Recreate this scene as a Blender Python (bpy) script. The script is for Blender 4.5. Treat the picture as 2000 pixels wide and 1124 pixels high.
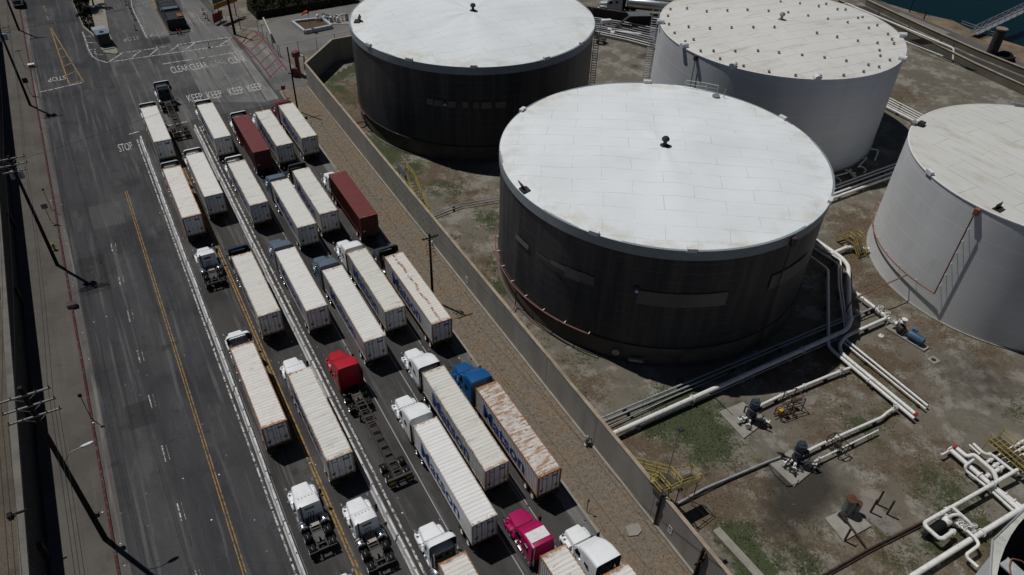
import bpy, bmesh, math, random
from mathutils import Vector, Matrix, noise
random.seed(7)
R = math.radians
for o in list(bpy.data.objects): bpy.data.objects.remove(o)
SC = bpy.context.scene
COL = SC.collection

# ------------------------------------------------------------------ camera
F_PX, PITCH, ROLL, CAM_H = 1475.487, 0.6920896, -0.03450653, 59.6
TH = -0.53287968
U2 = Vector((math.sin(TH), math.cos(TH), 0)); V2 = Vector((math.cos(TH), -math.sin(TH), 0))
cr, sr = math.cos(ROLL), math.sin(ROLL)
X0 = Vector((1, 0, 0)); Y0 = Vector((0, math.sin(PITCH), math.cos(PITCH))); FW = Vector((0, math.cos(PITCH), -math.sin(PITCH)))
CX = cr*X0 - sr*Y0; CY = sr*X0 + cr*Y0
cam_d = bpy.data.cameras.new('camera'); cam = bpy.data.objects.new('camera', cam_d); COL.objects.link(cam)
m = Matrix((CX, CY, -FW)).transposed().to_4x4(); m.translation = Vector((0, 0, CAM_H)); cam.matrix_world = m
cam_d.sensor_width = 36; cam_d.lens = F_PX*36/2000; cam_d.clip_end = 3000; cam_d.clip_start = 0.5
SC.camera = cam

def at(px, py, z=0.0):
    """the point of the real place at height z seen at that spot of the photograph (2000x1124)"""
    d = FW + CX*((px-1000)/F_PX) - CY*((py-562)/F_PX)
    return Vector((0, 0, CAM_H)) + d*((z-CAM_H)/d.z)
def ray(px, py): return (FW + CX*((px-1000)/F_PX) - CY*((py-562)/F_PX)).normalized()
def L(s, t, z=0.0): return U2*s + V2*t + Vector((0, 0, z))
def st(px, py, z=0.0):
    p = at(px, py, z); return p.dot(U2), p.dot(V2)

# ------------------------------------------------------------------ light
SUN_EL, SUN_AZ = R(64.0), R(301.0)
world = bpy.data.worlds.new('World'); SC.world = world; world.use_nodes = True
nt = world.node_tree; sky = nt.nodes.new('ShaderNodeTexSky'); sky.sky_type = 'NISHITA'; sky.sun_disc = False
sky.sun_elevation = SUN_EL; sky.sun_rotation = SUN_AZ; sky.altitude = 2500; sky.air_density = .75; sky.dust_density = .2
bg = nt.nodes['Background']; nt.links.new(sky.outputs[0], bg.inputs[0]); bg.inputs[1].default_value = 0.05
sun_d = bpy.data.lights.new('sun', 'SUN'); sun_d.energy = 5.0; sun_d.angle = R(0.5); sun_d.color = (1, .975, .94)
sun = bpy.data.objects.new('sun', sun_d); COL.objects.link(sun)
sd = -Vector((math.sin(SUN_AZ)*math.cos(SUN_EL), math.cos(SUN_AZ)*math.cos(SUN_EL), math.sin(SUN_EL)))
sun.rotation_euler = sd.to_track_quat('-Z', 'Y').to_euler(); sun.location = (-60, 60, 120)
SC.view_settings.view_transform = 'Standard'; SC.view_settings.look = 'None'; SC.view_settings.gamma = 1
SC.view_settings.exposure = -0.85
SC.render.engine = 'CYCLES'

# ------------------------------------------------------------------ materials
MATS = {}
class NT:
    def __init__(s, name):
        s.m = bpy.data.materials.new(name); s.m.use_nodes = True; s.t = s.m.node_tree
        s.b = s.t.nodes['Principled BSDF']
    def n(s, kind, **kw):
        nd = s.t.nodes.new(kind)
        for k, v in kw.items(): setattr(nd, k, v)
        return nd
    def l(s, a, b): s.t.links.new(a, b)
    def val(s, inp, v):
        if hasattr(v, 'is_output') or isinstance(v, bpy.types.NodeSocket): s.l(v, inp)
        else: inp.default_value = v
    def math(s, op, a, b=0.0, clamp=False):
        nd = s.n('ShaderNodeMath', operation=op, use_clamp=clamp); s.val(nd.inputs[0], a); s.val(nd.inputs[1], b); return nd.outputs[0]
    def mix(s, f, a, b, mode='MIX'):
        nd = s.n('ShaderNodeMix', data_type='RGBA', blend_type=mode); s.val(nd.inputs[0], f)
        for i, v in ((6, a), (7, b)):
            if isinstance(v, tuple): v = (v[0], v[1], v[2], 1)
            s.val(nd.inputs[i], v)
        return nd.outputs[2]
    def ramp(s, f, lo, hi):
        nd = s.n('ShaderNodeMapRange', interpolation_type='SMOOTHSTEP'); s.val(nd.inputs[0], f); nd.inputs[1].default_value = lo; nd.inputs[2].default_value = hi
        return nd.outputs[0]
    def noise(s, vec, scale, detail=4, rough=.6):
        nd = s.n('ShaderNodeTexNoise'); nd.inputs['Scale'].default_value = scale; nd.inputs['Detail'].default_value = detail
        nd.inputs['Roughness'].default_value = rough
        if vec is not None: s.l(vec, nd.inputs['Vector'])
        return nd.outputs[0]
    def mapv(s, vec, scale=(1, 1, 1), rot=(0, 0, 0), loc=(0, 0, 0)):
        nd = s.n('ShaderNodeMapping'); s.l(vec, nd.inputs[0]); nd.inputs[1].default_value = loc; nd.inputs[2].default_value = rot; nd.inputs[3].default_value = scale
        return nd.outputs[0]
    def pos(s): return s.n('ShaderNodeNewGeometry').outputs['Position']
    def lane(s, scale=(1, 1, 1)):      # x across the lanes, y along them
        a = s.mapv(s.pos(), rot=(0, 0, TH)); return s.mapv(a, scale=scale)
    def objc(s):
        tc = s.n('ShaderNodeTexCoord').outputs['Object']; oi = s.n('ShaderNodeObjectInfo').outputs['Random']
        v = s.n('ShaderNodeVectorMath', operation='ADD'); s.l(tc, v.inputs[0])
        mv = s.n('ShaderNodeVectorMath', operation='SCALE'); mv.inputs[0].default_value = (37, 91, 53); s.l(oi, mv.inputs[3]); s.l(mv.outputs[0], v.inputs[1])
        return v.outputs[0]
    def bump(s, h, strength=.3, dist=.05):
        nd = s.n('ShaderNodeBump'); nd.inputs['Strength'].default_value = strength; nd.inputs['Distance'].default_value = dist
        s.l(h, nd.inputs['Height']); s.l(nd.outputs[0], s.b.inputs['Normal'])
    def done(s, col, rough=.6, metal=0.0, spec=.3):
        if isinstance(col, tuple): col = (col[0], col[1], col[2], 1)
        s.val(s.b.inputs['Base Color'], col); s.val(s.b.inputs['Roughness'], rough); s.b.inputs['Metallic'].default_value = metal
        s.b.inputs['Specular IOR Level'].default_value = spec
        MATS[s.m.name] = s.m; return s.m
def sc(c, k): return (c[0]*k, c[1]*k, c[2]*k)
RUSTC = (.22, .085, .03)
def paint(name, col, rough=.5, metal=0.0, var=.25, scale=1.5, rust=0.0, spec=.35, dirt=(.10, .09, .075), dirtamt=0.25, stretch=(1, 1, 1)):
    """weathered paint: mottled, dirty, with rust patches that have their own outline"""
    if name in MATS: return MATS[name]
    n = NT(name); v = n.objc(); v2 = n.mapv(v, scale=stretch)
    a = n.noise(v2, scale, 5, .65); c = n.mix(n.ramp(a, .35, .7), col, sc(col, 1-var))
    b = n.noise(v2, scale*2.7, 6, .7); c = n.mix(n.math('MULTIPLY', n.ramp(b, .5, .75), dirtamt), c, dirt)
    if rust:
        r1 = n.noise(v2, 1.1, 8, .72); lo = .70-.28*rust
        msk = n.ramp(r1, lo, lo+.07); c = n.mix(n.math('MULTIPLY', msk, .9), c, n.mix(n.noise(v, 9, 3), (.12, .04, .015), (.36, .17, .07)))
    return n.done(c, rough, metal, spec)
def plain(name, col, rough=.5, metal=0.0, spec=.4):
    if name in MATS: return MATS[name]
    n = NT(name); a = n.noise(n.objc(), 4, 3); return n.done(n.mix(n.ramp(a, .3, .75), col, sc(col, .8)), rough, metal, spec)

white_pipe = paint('white_pipe_paint', (.74, .73, .70), .5, var=.14, scale=1.2, rust=.22, dirtamt=.5)
grey_pipe = paint('grey_pipe_paint', (.33, .34, .35), .45, var=.25, rust=.2)
red_pipe = paint('red_pipe_paint', (.25, .10, .075), .55, var=.35)
rust_m = paint('rusty_steel', (.075, .042, .030), .8, var=.5, rust=.15)
yellow_m = paint('yellow_rail_paint', (.42, .33, .07), .5, var=.25)
grate_d = paint('dark_grating', (.075, .06, .03), .7, var=.4)
yellow_d = paint('yellow_plate_paint', (.35, .25, .03), .5, var=.35)
black_m = plain('black_rubber', (.012, .012, .013), .8, spec=.2)
dark_steel = paint('dark_frame_steel', (.030, .028, .027), .6, var=.4, rust=.35)
mid_steel = paint('galvanised_steel', (.30, .31, .32), .45, .3, var=.3)
chrome = plain('chrome', (.75, .76, .78), .18, 1.0)
alum = plain('aluminium', (.55, .56, .58), .35, .9)
glass = plain('dark_glass', (.010, .013, .017), .08, spec=.6)
wood = paint('creosote_wood', (.035, .024, .018), .9, var=.5, scale=3, stretch=(3, 3, .3), spec=.1)
amber_d = plain('dark_amber_lens', (.16, .06, .02), .3)
orange_l = plain('amber_lens', (.65, .25, .02), .3)
red_l = plain('red_lens', (.4, .02, .02), .3)
concrete_l = paint('pad_concrete', (.30, .285, .25), .9, var=.25, scale=.8, spec=.15)
blue_motor = paint('blue_motor_paint', (.055, .14, .22), .45, var=.3)
slate_motor = paint('slate_motor_paint', (.035, .05, .07), .4, var=.3)
orange_p = plain('orange_plastic', (.65, .10, .02), .5)
red_p = plain('red_sign_paint', (.38, .02, .02), .5)
white_p = plain('white_panel_paint', (.72, .72, .72), .5)
bluebox = plain('pale_blue_panel', (.30, .40, .52), .5)

# container paints
def roof_mat(name, col, rust, streak, stripe=False):
    n = NT(name); v = n.objc(); a = n.noise(n.mapv(v, scale=(.35, 3.0, 1)), 1.0, 6, .7)
    c = n.mix(n.ramp(a, .38, .68), col, sc(col, .86)); oi = n.n('ShaderNodeObjectInfo').outputs['Random']; c = n.mix(n.math('MULTIPLY', oi, .45), c, (.60, .585, .52)) if col[0] > .3 else c
    d = n.noise(n.mapv(v, scale=(.5, 1.6, 1)), .8, 5, .7); c = n.mix(n.math('MULTIPLY', n.ramp(d, .54, .72), streak), c, (.16, .15, .13))
    r1 = n.noise(n.mapv(v, scale=(.55, 2.0, 1)), 1.9, 9, .82); lo = .73-.25*rust
    r2 = n.mix(n.ramp(n.noise(v, 5, 5, .7), .35, .65), (.16, .055, .018), (.46, .24, .10))
    c = n.mix(n.math('MULTIPLY', n.ramp(r1, lo, lo+.08), .9), c, r2)
    # weathering along the panel ends
    sx = n.n('ShaderNodeSeparateXYZ'); n.l(n.n('ShaderNodeTexCoord').outputs['Object'], sx.inputs[0])
    e1 = n.ramp(n.math('ABSOLUTE', sx.outputs[0]), 1.02, 1.22); gy = n.n('ShaderNodeSeparateXYZ'); n.l(n.n('ShaderNodeTexCoord').outputs['Generated'], gy.inputs[0]); e2 = n.ramp(gy.outputs[1], .955, .995); e3 = n.ramp(gy.outputs[1], .045, .005)
    e = n.math('MAXIMUM', e1, n.math('MAXIMUM', e2, e3)); r3 = n.noise(v, 2.3, 8, .75)
    msk = n.ramp(n.math('ADD', r3, n.math('MULTIPLY', e, .15+.20*rust)), .62, .74)
    c = n.mix(n.math('MULTIPLY', msk, .85), c, r2)
    if stripe:      # a run of rust down the middle ridge
        wv = n.math('ADD', sx.outputs[0], n.math('MULTIPLY', n.math('SUBTRACT', n.noise(v, .35, 2), .5), .9)); w = n.ramp(n.math('ABSOLUTE', wv), .22, .04)
        c = n.mix(n.math('MULTIPLY', w, n.ramp(n.noise(v, 1.6, 7, .75), .40, .55)), c, r2)
    return n.done(c, .55, 0, .25)
ROOFM = {'bright': roof_mat('container_roof_bright', (.80, .795, .78), .03, .06), 'streak': roof_mat('container_roof_streaked', (.71, .69, .645), .22, .25, True), 'clean': roof_mat('container_roof_clean', (.74, .73, .70), .03, .10), 'worn': roof_mat('container_roof_worn', (.68, .67, .62), .26, .40),
         'rusty': roof_mat('container_roof_rusty', (.72, .70, .665), .66, .25), 'heavy': roof_mat('container_roof_heavily_rusted', (.60, .585, .56), 1.02, .25),
         'red': roof_mat('container_roof_maroon', (.155, .035, .035), .0, .12)}
SIDEM = {'bright': paint('container_side_bright', (.84, .84, .83), .45, var=.06, scale=.6, rust=.02, dirtamt=.2), 'white': paint('container_side_white', (.80, .79, .765), .5, var=.14, scale=.6, rust=.08, dirtamt=.35),
         'red': paint('container_side_maroon', (.13, .028, .026), .5, var=.25, scale=.6, dirtamt=.15)}
RAILM = {'clean': paint('container_rail_clean', (.52, .47, .40), .6, var=.3, rust=.45), 'worn': paint('container_rail_worn', (.48, .42, .34), .6, var=.3, rust=.75),
         'streak': paint('container_rail_streaked', (.42, .30, .19), .7, var=.4, rust=.9), 'rusty': paint('container_rail_rusty', (.38, .26, .16), .7, var=.4, rust=1.0), 'heavy': paint('container_rail_heavily_rusted', (.30, .17, .09), .75, var=.5, rust=1.15),
         'red': paint('container_rail_maroon', (.15, .04, .035), .6, var=.3, rust=.25)}
logo_blue = paint('lettering_blue', (.014, .052, .25), .5, var=.25)

# ------------------------------------------------------------------ mesh helpers
class MB:
    def __init__(s): s.v = []; s.f = []; s.uv = {}
    def add(s, vs, fs):
        o = len(s.v); s.v += [tuple(p) for p in vs]; s.f += [tuple(i+o for i in f) for f in fs]; return s
    def box(s, c, size, rz=0.0, rx=0.0, ry=0.0):
        x, y, z = size[0]/2, size[1]/2, size[2]/2
        M = Matrix.Translation(Vector(c)) @ Matrix.Rotation(rz, 4, 'Z') @ Matrix.Rotation(rx, 4, 'X') @ Matrix.Rotation(ry, 4, 'Y')
        vs = [M @ Vector((a*x, b*y, d*z)) for a in (-1, 1) for b in (-1, 1) for d in (-1, 1)]
        return s.add(vs, [(0, 1, 3, 2), (4, 6, 7, 5), (0, 4, 5, 1), (2, 3, 7, 6), (0, 2, 6, 4), (1, 5, 7, 3)])
    def b2(s, x0, x1, y0, y1, z0, z1): return s.box(((x0+x1)/2, (y0+y1)/2, (z0+z1)/2), (x1-x0, y1-y0, z1-z0))
    def tube(s, pts, r, n=8, cap=True, r2=None):
        pts = [Vector(p) for p in pts]; k = len(pts); rings = []
        t0 = (pts[1]-pts[0]).normalized(); up = Vector((0, 0, 1)) if abs(t0.z) < .9 else Vector((1, 0, 0))
        a = t0.cross(up).normalized()
        for i, p in enumerate(pts):
            if i == 0: d = t0
            elif i == k-1: d = (pts[-1]-pts[-2]).normalized()
            else: d = ((pts[i]-pts[i-1]).normalized()+(pts[i+1]-pts[i]).normalized()).normalized()
            a = (a - d*a.dot(d))
            a = a.normalized() if a.length > 1e-6 else d.orthogonal().normalized()
            b = d.cross(a); rr = r if r2 is None else r+(r2-r)*i/(k-1)
            rings.append([p + (a*math.cos(2*math.pi*j/n)+b*math.sin(2*math.pi*j/n))*rr for j in range(n)])
        return s.loft(rings, cap)
    def loft(s, rings, cap=True, closed=True):
        n = len(rings[0]); vs = [p for r in rings for p in r]; fs = []
        for i in range(len(rings)-1):
            for j in range(n if closed else n-1):
                fs.append((i*n+j, i*n+(j+1) % n, (i+1)*n+(j+1) % n, (i+1)*n+j))
        if cap: fs.append(tuple(range(n-1, -1, -1))); fs.append(tuple((len(rings)-1)*n+j for j in range(n)))
        return s.add(vs, fs)
    def lathe(s, prof, n=24, axis='Z', c=(0, 0, 0), a0=0.0, a1=2*math.pi):
        full = abs(a1-a0-2*math.pi) < 1e-6; k = n if full else n+1; rings = []
        for j in range(k):
            a = a0+(a1-a0)*j/n; ring = []
            for r, z in prof:
                x, y = r*math.cos(a), r*math.sin(a)
                p = (x, y, z) if axis == 'Z' else ((z, x, y) if axis == 'X' else (x, z, y))
                ring.append((p[0]+c[0], p[1]+c[1], p[2]+c[2]))
            rings.append(ring)
        m_ = len(prof); vs = [p for r in rings for p in r]; fs = []
        for j in range(n):
            j2 = (j+1) % k
            for i in range(m_-1): fs.append((j*m_+i, j2*m_+i, j2*m_+i+1, j*m_+i+1))
        return s.add(vs, fs)
    def cyl(s, c, r, h, n=16, axis='Z', r2=None):
        r2 = r if r2 is None else r2
        return s.lathe([(0, 0), (r, 0), (r2, h), (0, h)], n, axis, c)
    def prism(s, poly, z0, z1):
        n = len(poly); vs = [(p[0], p[1], z0) for p in poly]+[(p[0], p[1], z1) for p in poly]
        return s.add(vs, [tuple(range(n-1, -1, -1)), tuple(range(n, 2*n))]+[(i, (i+1) % n, n+(i+1) % n, n+i) for i in range(n)])
    def sheet(s, poly, z=None):
        vs = [(p[0], p[1], p[2] if z is None else z) for p in poly]; return s.add(vs, [tuple(range(len(vs)))])
    def ribbon(s, pts, w, z):
        """flat painted line along a polyline on the ground"""
        pts = [Vector((p[0], p[1], 0)) for p in pts]; vs = []
        for i, p in enumerate(pts):
            d = (pts[min(i+1, len(pts)-1)]-pts[max(i-1, 0)]).normalized(); nn = Vector((-d.y, d.x, 0))*w/2
            vs += [(p+nn).xy[:]+(z,), (p-nn).xy[:]+(z,)]
        return s.add(vs, [(2*i, 2*i+1, 2*i+3, 2*i+2) for i in range(len(pts)-1)])
    def mesh(s, name, smooth=False):
        me = bpy.data.meshes.new(name); me.from_pydata(s.v, [], s.f); me.update()
        bm = bmesh.new(); bm.from_mesh(me); bmesh.ops.recalc_face_normals(bm, faces=bm.faces); bm.to_mesh(me); bm.free()
        if smooth: 
            for p in me.polygons: p.use_smooth = True
            try: me.set_sharp_from_angle(angle=R(40))
            except Exception: pass
        return me
    def build(s, name, mat=None, parent=None, smooth=False):
        me = s.mesh(name, smooth); return link(name, me, mat, parent)
def link(name, me, mat=None, parent=None):
    if mat and not me.materials: me.materials.append(mat)
    o = bpy.data.objects.new(name, me); COL.objects.link(o)
    if mat and me.materials[0] != mat: o.material_slots[0].link = 'OBJECT'; o.material_slots[0].material = mat
    if parent: o.parent = parent
    return o
LABELS = {}
def tag(o, label, cat, group=None):
    o['label'] = label; o['category'] = cat
    if group: o['group'] = group
    return o
def thing(name, label, cat, loc=(0, 0, 0), rz=0.0, group=None):
    o = bpy.data.objects.new(name, None); COL.objects.link(o); o.empty_display_size = .3
    o.location = loc; o.rotation_euler = (0, 0, rz); return tag(o, label, cat, group)
def structure(o, label=None):
    o['kind'] = 'structure'
    return o
def kids(o): return [c for c in bpy.data.objects if c.parent == o]
def copy_tree(o, parent=None):
    c = o.copy(); COL.objects.link(c); c.parent = parent
    for ch in KIDS.get(o.name, []): copy_tree(ch, c)
    return c
KIDS = {}
def snapshot(root):
    def rec(o):
        KIDS[o.name] = kids(o)
        for k in KIDS[o.name]: rec(k)
    rec(root)
def fillet(pts, rad, n=4):
    pts = [Vector(p) for p in pts]; out = [pts[0]]
    for i in range(1, len(pts)-1):
        a, b, c = pts[i-1], pts[i], pts[i+1]; r = min(rad, (a-b).length*.45, (c-b).length*.45)
        p, q = b+(a-b).normalized()*r, b+(c-b).normalized()*r
        for k in range(n+1):
            t = k/n; out.append(p*(1-t)**2+b*2*t*(1-t)+q*t*t)
    return out+[pts[-1]]
def text_mesh(body, name, w, h, bold=.03, mirror=False):
    cu = bpy.data.curves.new(name, 'FONT'); cu.body = body; cu.offset = bold; cu.resolution_u = 3
    o = bpy.data.objects.new(name, cu); me = bpy.data.meshes.new_from_object(o); bpy.data.objects.remove(o)
    xs = [v.co.x for v in me.vertices]; ys = [v.co.y for v in me.vertices]
    x0, x1, y0, y1 = min(xs), max(xs), min(ys), max(ys)
    for v in me.vertices: v.co = ((v.co.x-x0)/(x1-x0)*w-w/2, (v.co.y-y0)/(y1-y0)*h-h/2, 0)
    me.name = name; return me

# ================================================================== THE SETTING
WALL_T, WALL_H = 31.65, 4.25
TFAR = 128.0
# ---- tank-farm / ground materials
def ground_mat(name, base, base2):
    n = NT(name); p = n.pos()
    at_ = n.n('ShaderNodeVertexColor', layer_name='patch'); sx = n.n('ShaderNodeSeparateColor'); n.l(at_.outputs[0], sx.inputs[0])
    big = n.noise(p, .09, 6, .65); mid = n.noise(p, .55, 8, .72); fine = n.noise(p, 3.2, 5, .75); grit = n.noise(p, 14, 3, .7)
    c = n.mix(n.ramp(big, .35, .65), base, base2); c = n.mix(n.ramp(mid, .42, .66), c, sc(base, .72))
    lg = n.noise(p, .28, 7, .7); c = n.mix(n.math('MULTIPLY', n.ramp(lg, .49, .60), .85), c, (.30, .285, .25)); c = n.mix(n.math('MULTIPLY', n.ramp(n.noise(p, 1.3, 8, .75), .52, .70), .55), c, (.095, .08, .06))
    def mask(ch, k): return n.ramp(n.math('ADD', ch, n.math('MULTIPLY', n.math('SUBTRACT', n.math('ADD', n.math('MULTIPLY', mid, .5), n.math('MULTIPLY', fine, .5)), .5), k)), .42, .60)
    c = n.mix(n.math('MULTIPLY', mask(sx.outputs[1], 3.6), .88), c, n.mix(n.ramp(fine, .3, .7), (.040, .026, .014), (.165, .115, .066)))
    c = n.mix(n.math('MULTIPLY', mask(sx.outputs[0], 2.6), .92), c, n.mix(n.ramp(fine, .3, .7), (.008, .020, .004), (.052, .082, .020)))
    c = n.mix(n.math('MULTIPLY', n.ramp(n.math('ADD', sx.outputs[2], n.math('MULTIPLY', n.math('SUBTRACT', mid, .5), .6)), .12, .7), .94), c, (.022, .019, .016))
    sp = n.ramp(n.noise(p, 5.5, 2, .5), .66, .70); c = n.mix(n.math('MULTIPLY', sp, .5), c, (.03, .026, .02))
    c = n.mix(n.math('MULTIPLY', n.ramp(grit, .35, .65), .55), c, sc(base, .5))
    n.bump(n.math('ADD', fine, n.math('MULTIPLY', grit, .4)), .5, .08)
    return n.done(c, .95, 0, .1)
GM = ground_mat('gravel_and_dirt', (.200, .180, .145), (.150, .132, .104))

def asphalt(name, c1, c2, seam=False):
    n = NT(name); l = n.lane(); p = n.pos()
    a = n.noise(n.mapv(l, scale=(.35, .035, 1)), 1.0, 6, .62); b = n.noise(p, .12, 6, .6); g = n.noise(p, 7, 4, .7); k = n.noise(n.mapv(l, scale=(1.6, .05, 1)), 1.0, 5, .6)
    c = n.mix(n.ramp(a, .34, .68), c1, c2); c = n.mix(n.math('MULTIPLY', n.ramp(b, .48, .66), .65), c, sc(c1, .6)); b2 = n.noise(n.mapv(l, scale=(1, .3, 1)), .22, 7, .7); c = n.mix(n.math('MULTIPLY', n.ramp(b2, .54, .64), .5), c, sc(c2, 1.45))
    c = n.mix(n.math('MULTIPLY', n.ramp(k, .53, .68), .75), c, sc(c2, 1.7)); c = n.mix(n.math('MULTIPLY', n.ramp(g, .35, .7), .35), c, sc(c1, .6))
    st_ = n.ramp(n.noise(p, .33, 7, .7), .58, .70); c = n.mix(n.math('MULTIPLY', st_, .6), c, sc(c1, .4))
    tr_ = n.ramp(n.noise(n.mapv(l, scale=(.9, .02, 1)), 1.0, 4, .6), .56, .68); c = n.mix(n.math('MULTIPLY', tr_, .5), c, sc(c1, .6))
    # fine cracks
    vo = n.n('ShaderNodeTexVoronoi', feature='DISTANCE_TO_EDGE'); n.l(n.mapv(l, scale=(.16, .10, 1)), vo.inputs['Vector']); vo.inputs['Scale'].default_value = 1
    wob = n.noise(p, .8, 4); cr_ = n.ramp(n.math('ADD', vo.outputs[0], n.math('MULTIPLY', wob, .02)), .018, .011); c = n.mix(n.math('MULTIPLY', cr_, .16), c, sc(c1, .35))
    vo2 = n.n('ShaderNodeTexVoronoi'); n.l(p, vo2.inputs['Vector']); vo2.inputs['Scale'].default_value = .55
    spk = n.ramp(vo2.outputs['Distance'], .07, .05); c = n.mix(n.math('MULTIPLY', spk, .25), c, (.35, .34, .32))
    n.bump(g, .25, .02)
    return n.done(c, .9, 0, .2)
ROAD_M = asphalt('street_asphalt', (.042, .043, .046), (.072, .073, .075))
LANE_M = asphalt('lane_asphalt', (.047, .046, .045), (.076, .074, .071))
XING_M = asphalt('junction_asphalt', (.070, .070, .072), (.105, .104, .103))
SLAB_M = asphalt('pale_concrete_slab', (.135, .135, .133), (.175, .172, .168))
SLAB2_M = asphalt('paler_concrete_slab', (.18, .176, .168), (.26, .25, .235))
PATCH_M = asphalt('dark_asphalt_patch', (.042, .042, .044), (.055, .055, .056))
def walk_mat():
    n = NT('sidewalk_concrete'); p = n.pos(); l = n.lane()
    a = n.noise(p, .16, 6, .65); b = n.noise(n.mapv(l, scale=(1.4, .06, 1)), 1, 5, .6); g = n.noise(p, 6, 4, .7)
    c = n.mix(n.ramp(a, .38, .66), (.115, .105, .092), (.085, .078, .068)); c = n.mix(n.math('MULTIPLY', n.ramp(b, .55, .75), .4), c, (.145, .133, .115))
    c = n.mix(n.math('MULTIPLY', n.ramp(n.noise(p, .4, 7, .7), .6, .7), .5), c, (.055, .05, .042)); c = n.mix(n.math('MULTIPLY', n.ramp(g, .4, .7), .3), c, (.075, .069, .06))
    br = n.n('ShaderNodeTexBrick'); n.l(l, br.inputs['Vector']); br.inputs['Scale'].default_value = 1; br.inputs['Brick Width'].default_value = 2.2; br.inputs['Row Height'].default_value = 3.0; br.inputs['Mortar Size'].default_value = .03; br.offset = 0
    c = n.mix(n.math('MULTIPLY', br.outputs['Fac'], .25), c, (.04, .037, .032)); n.bump(g, .25, .02)
    return n.done(c, .92, 0, .15)
WALK_M = walk_mat()
def line_mat(name, col, wear):
    n = NT(name); p = n.pos(); w = n.ramp(n.noise(p, 2.2, 8, .75), .62-wear, .72-wear)
    return n.done(n.mix(w, col, (.085, .084, .083)), .8, 0, .2)
WLINE = line_mat('white_road_paint', (.52, .51, .49), .17); WTEXT = line_mat('white_lettering_paint', (.44, .435, .42), .10); YLINE = line_mat('yellow_road_paint', (.34, .195, .045), .15)
RLINE = line_mat('red_road_paint', (.17, .035, .04), .09); FADE = line_mat('faded_white_road_paint', (.45, .45, .43), .19)
KERB_M = line_mat('red_kerb_paint', (.070, .016, .016), .10)
def water_mat():
    n = NT('harbour_water'); p = n.pos(); n.bump(n.math('ADD', n.noise(p, .5, 5, .6), n.noise(p, 2.2, 4, .6)), .35, .12)
    return n.done(n.mix(n.noise(p, .03, 3), (.001, .012, .016), (.002, .017, .022)), .3, 0, .06)
WATER_M = water_mat()

# ---- ground painted with real patches of weeds, grass and oil
def in_poly(x, y, poly):
    c = False; j = len(poly)-1
    for i in range(len(poly)):
        if ((poly[i][1] > y) != (poly[j][1] > y)) and (x < (poly[j][0]-poly[i][0])*(y-poly[i][1])/(poly[j][1]-poly[i][1])+poly[i][0]): c = not c
        j = i
    return c
GREEN = [(660, 130, 5, .9), (680, 200, 4, .5), (740, 295, 4, .7), (800, 330, 4, .6), (870, 370, 4, .5), (960, 430, 4, .5), (1060, 660, 3, .4), (1340, 805, 4.5, .9), (1385, 860, 4, .8), (1290, 830, 3, .7), (1420, 900, 3, .4), (640, 140, 6, .9), (640, 175, 6, .6), (720, 285, 5, .7), (760, 305, 4, .7), (985, 560, 2.5, .8), (975, 520, 2, .7), (1440, 1055, 2.5, .8), (1475, 1105, 2.6, .8),
         (1700, 720, 3, .4), (1850, 960, 4, .5), (1900, 1030, 4, .5), (1130, 690, 3, .4), (1680, 830, 3, .5), (1560, 1100, 4, .5), (1750, 1080, 4, .4), (800, 380, 4, .45), (900, 470, 5, .35), (1990, 800, 3, .5), (1830, 1060, 3, .5)]
BROWN = [(690, 190, 6, .8), (670, 160, 4, .4), (700, 235, 5, .7), (840, 345, 6, .6), (900, 385, 5, .5), (1700, 450, 6, .7), (1650, 520, 4, .8), (1720, 560, 4, .8), (1760, 640, 5, .4), (1830, 640, 4, .6), (1930, 690, 3, .6), (1720, 760, 5, .5), (1150, 760, 3, .7), (1110, 720, 4, .4), (1260, 880, 4, .7), (1220, 860, 3, .7),
         (1640, 820, 6, .5), (1600, 850, 4, .5), (1780, 900, 6, .5), (1700, 880, 5, .4), (1560, 1060, 5, .5), (1900, 1060, 5, .6), (1640, 700, 4, .7), (1720, 720, 5, .6), (950, 520, 4, .5), (1000, 640, 4, .5), (1850, 900, 4, .5), (1700, 1090, 6, .5), (1480, 960, 4, .5), (1350, 950, 4, .5), (1600, 740, 4, .5),
         (1230, 60, 3, .4), (1760, 190, 5, .5), (1660, 345, 5, .6), (1500, 730, 3, .6), (1400, 1000, 3, .5), (1730, 800, 4, .5)]
DARK = [(1570, 945, 3.4, 1.0), (1590, 925, 2.0, .8), (1545, 985, 3.2, .75), (1530, 1020, 2.8, .6), (1920, 745, 5.5, .45), (1900, 735, 3.5, .3), (1640, 960, 2.0, .5), (1560, 1080, 2.5, .35), (1880, 190, 5, .3), (1820, 160, 4, .3), (1260, 110, 2.5, .5), (1240, 130, 1.5, .5), (1445, 800, 1.6, .6)]
def blob_list(lst): return [(at(a, b), r, k) for a, b, r, k in lst]
BL = [blob_list(GREEN), blob_list(BROWN), blob_list(DARK)]
def patch_at(x, y):
    out = []
    for ch, lst in enumerate(BL):
        v = 0.0
        for p, r, k in lst:
            d2 = ((x-p.x)**2+(y-p.y)**2)/(r*r)
            if d2 < 6: v = max(v, k*math.exp(-d2))
        out.append(v)
    nz = noise.noise((x*.07, y*.07, 3.1))
    out[1] = min(1, out[1]*.9+.17+.22*nz); out[0] = min(1, out[0]+.04+.14*max(0, noise.noise((x*.06, y*.06, 9.7))))
    return out
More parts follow.
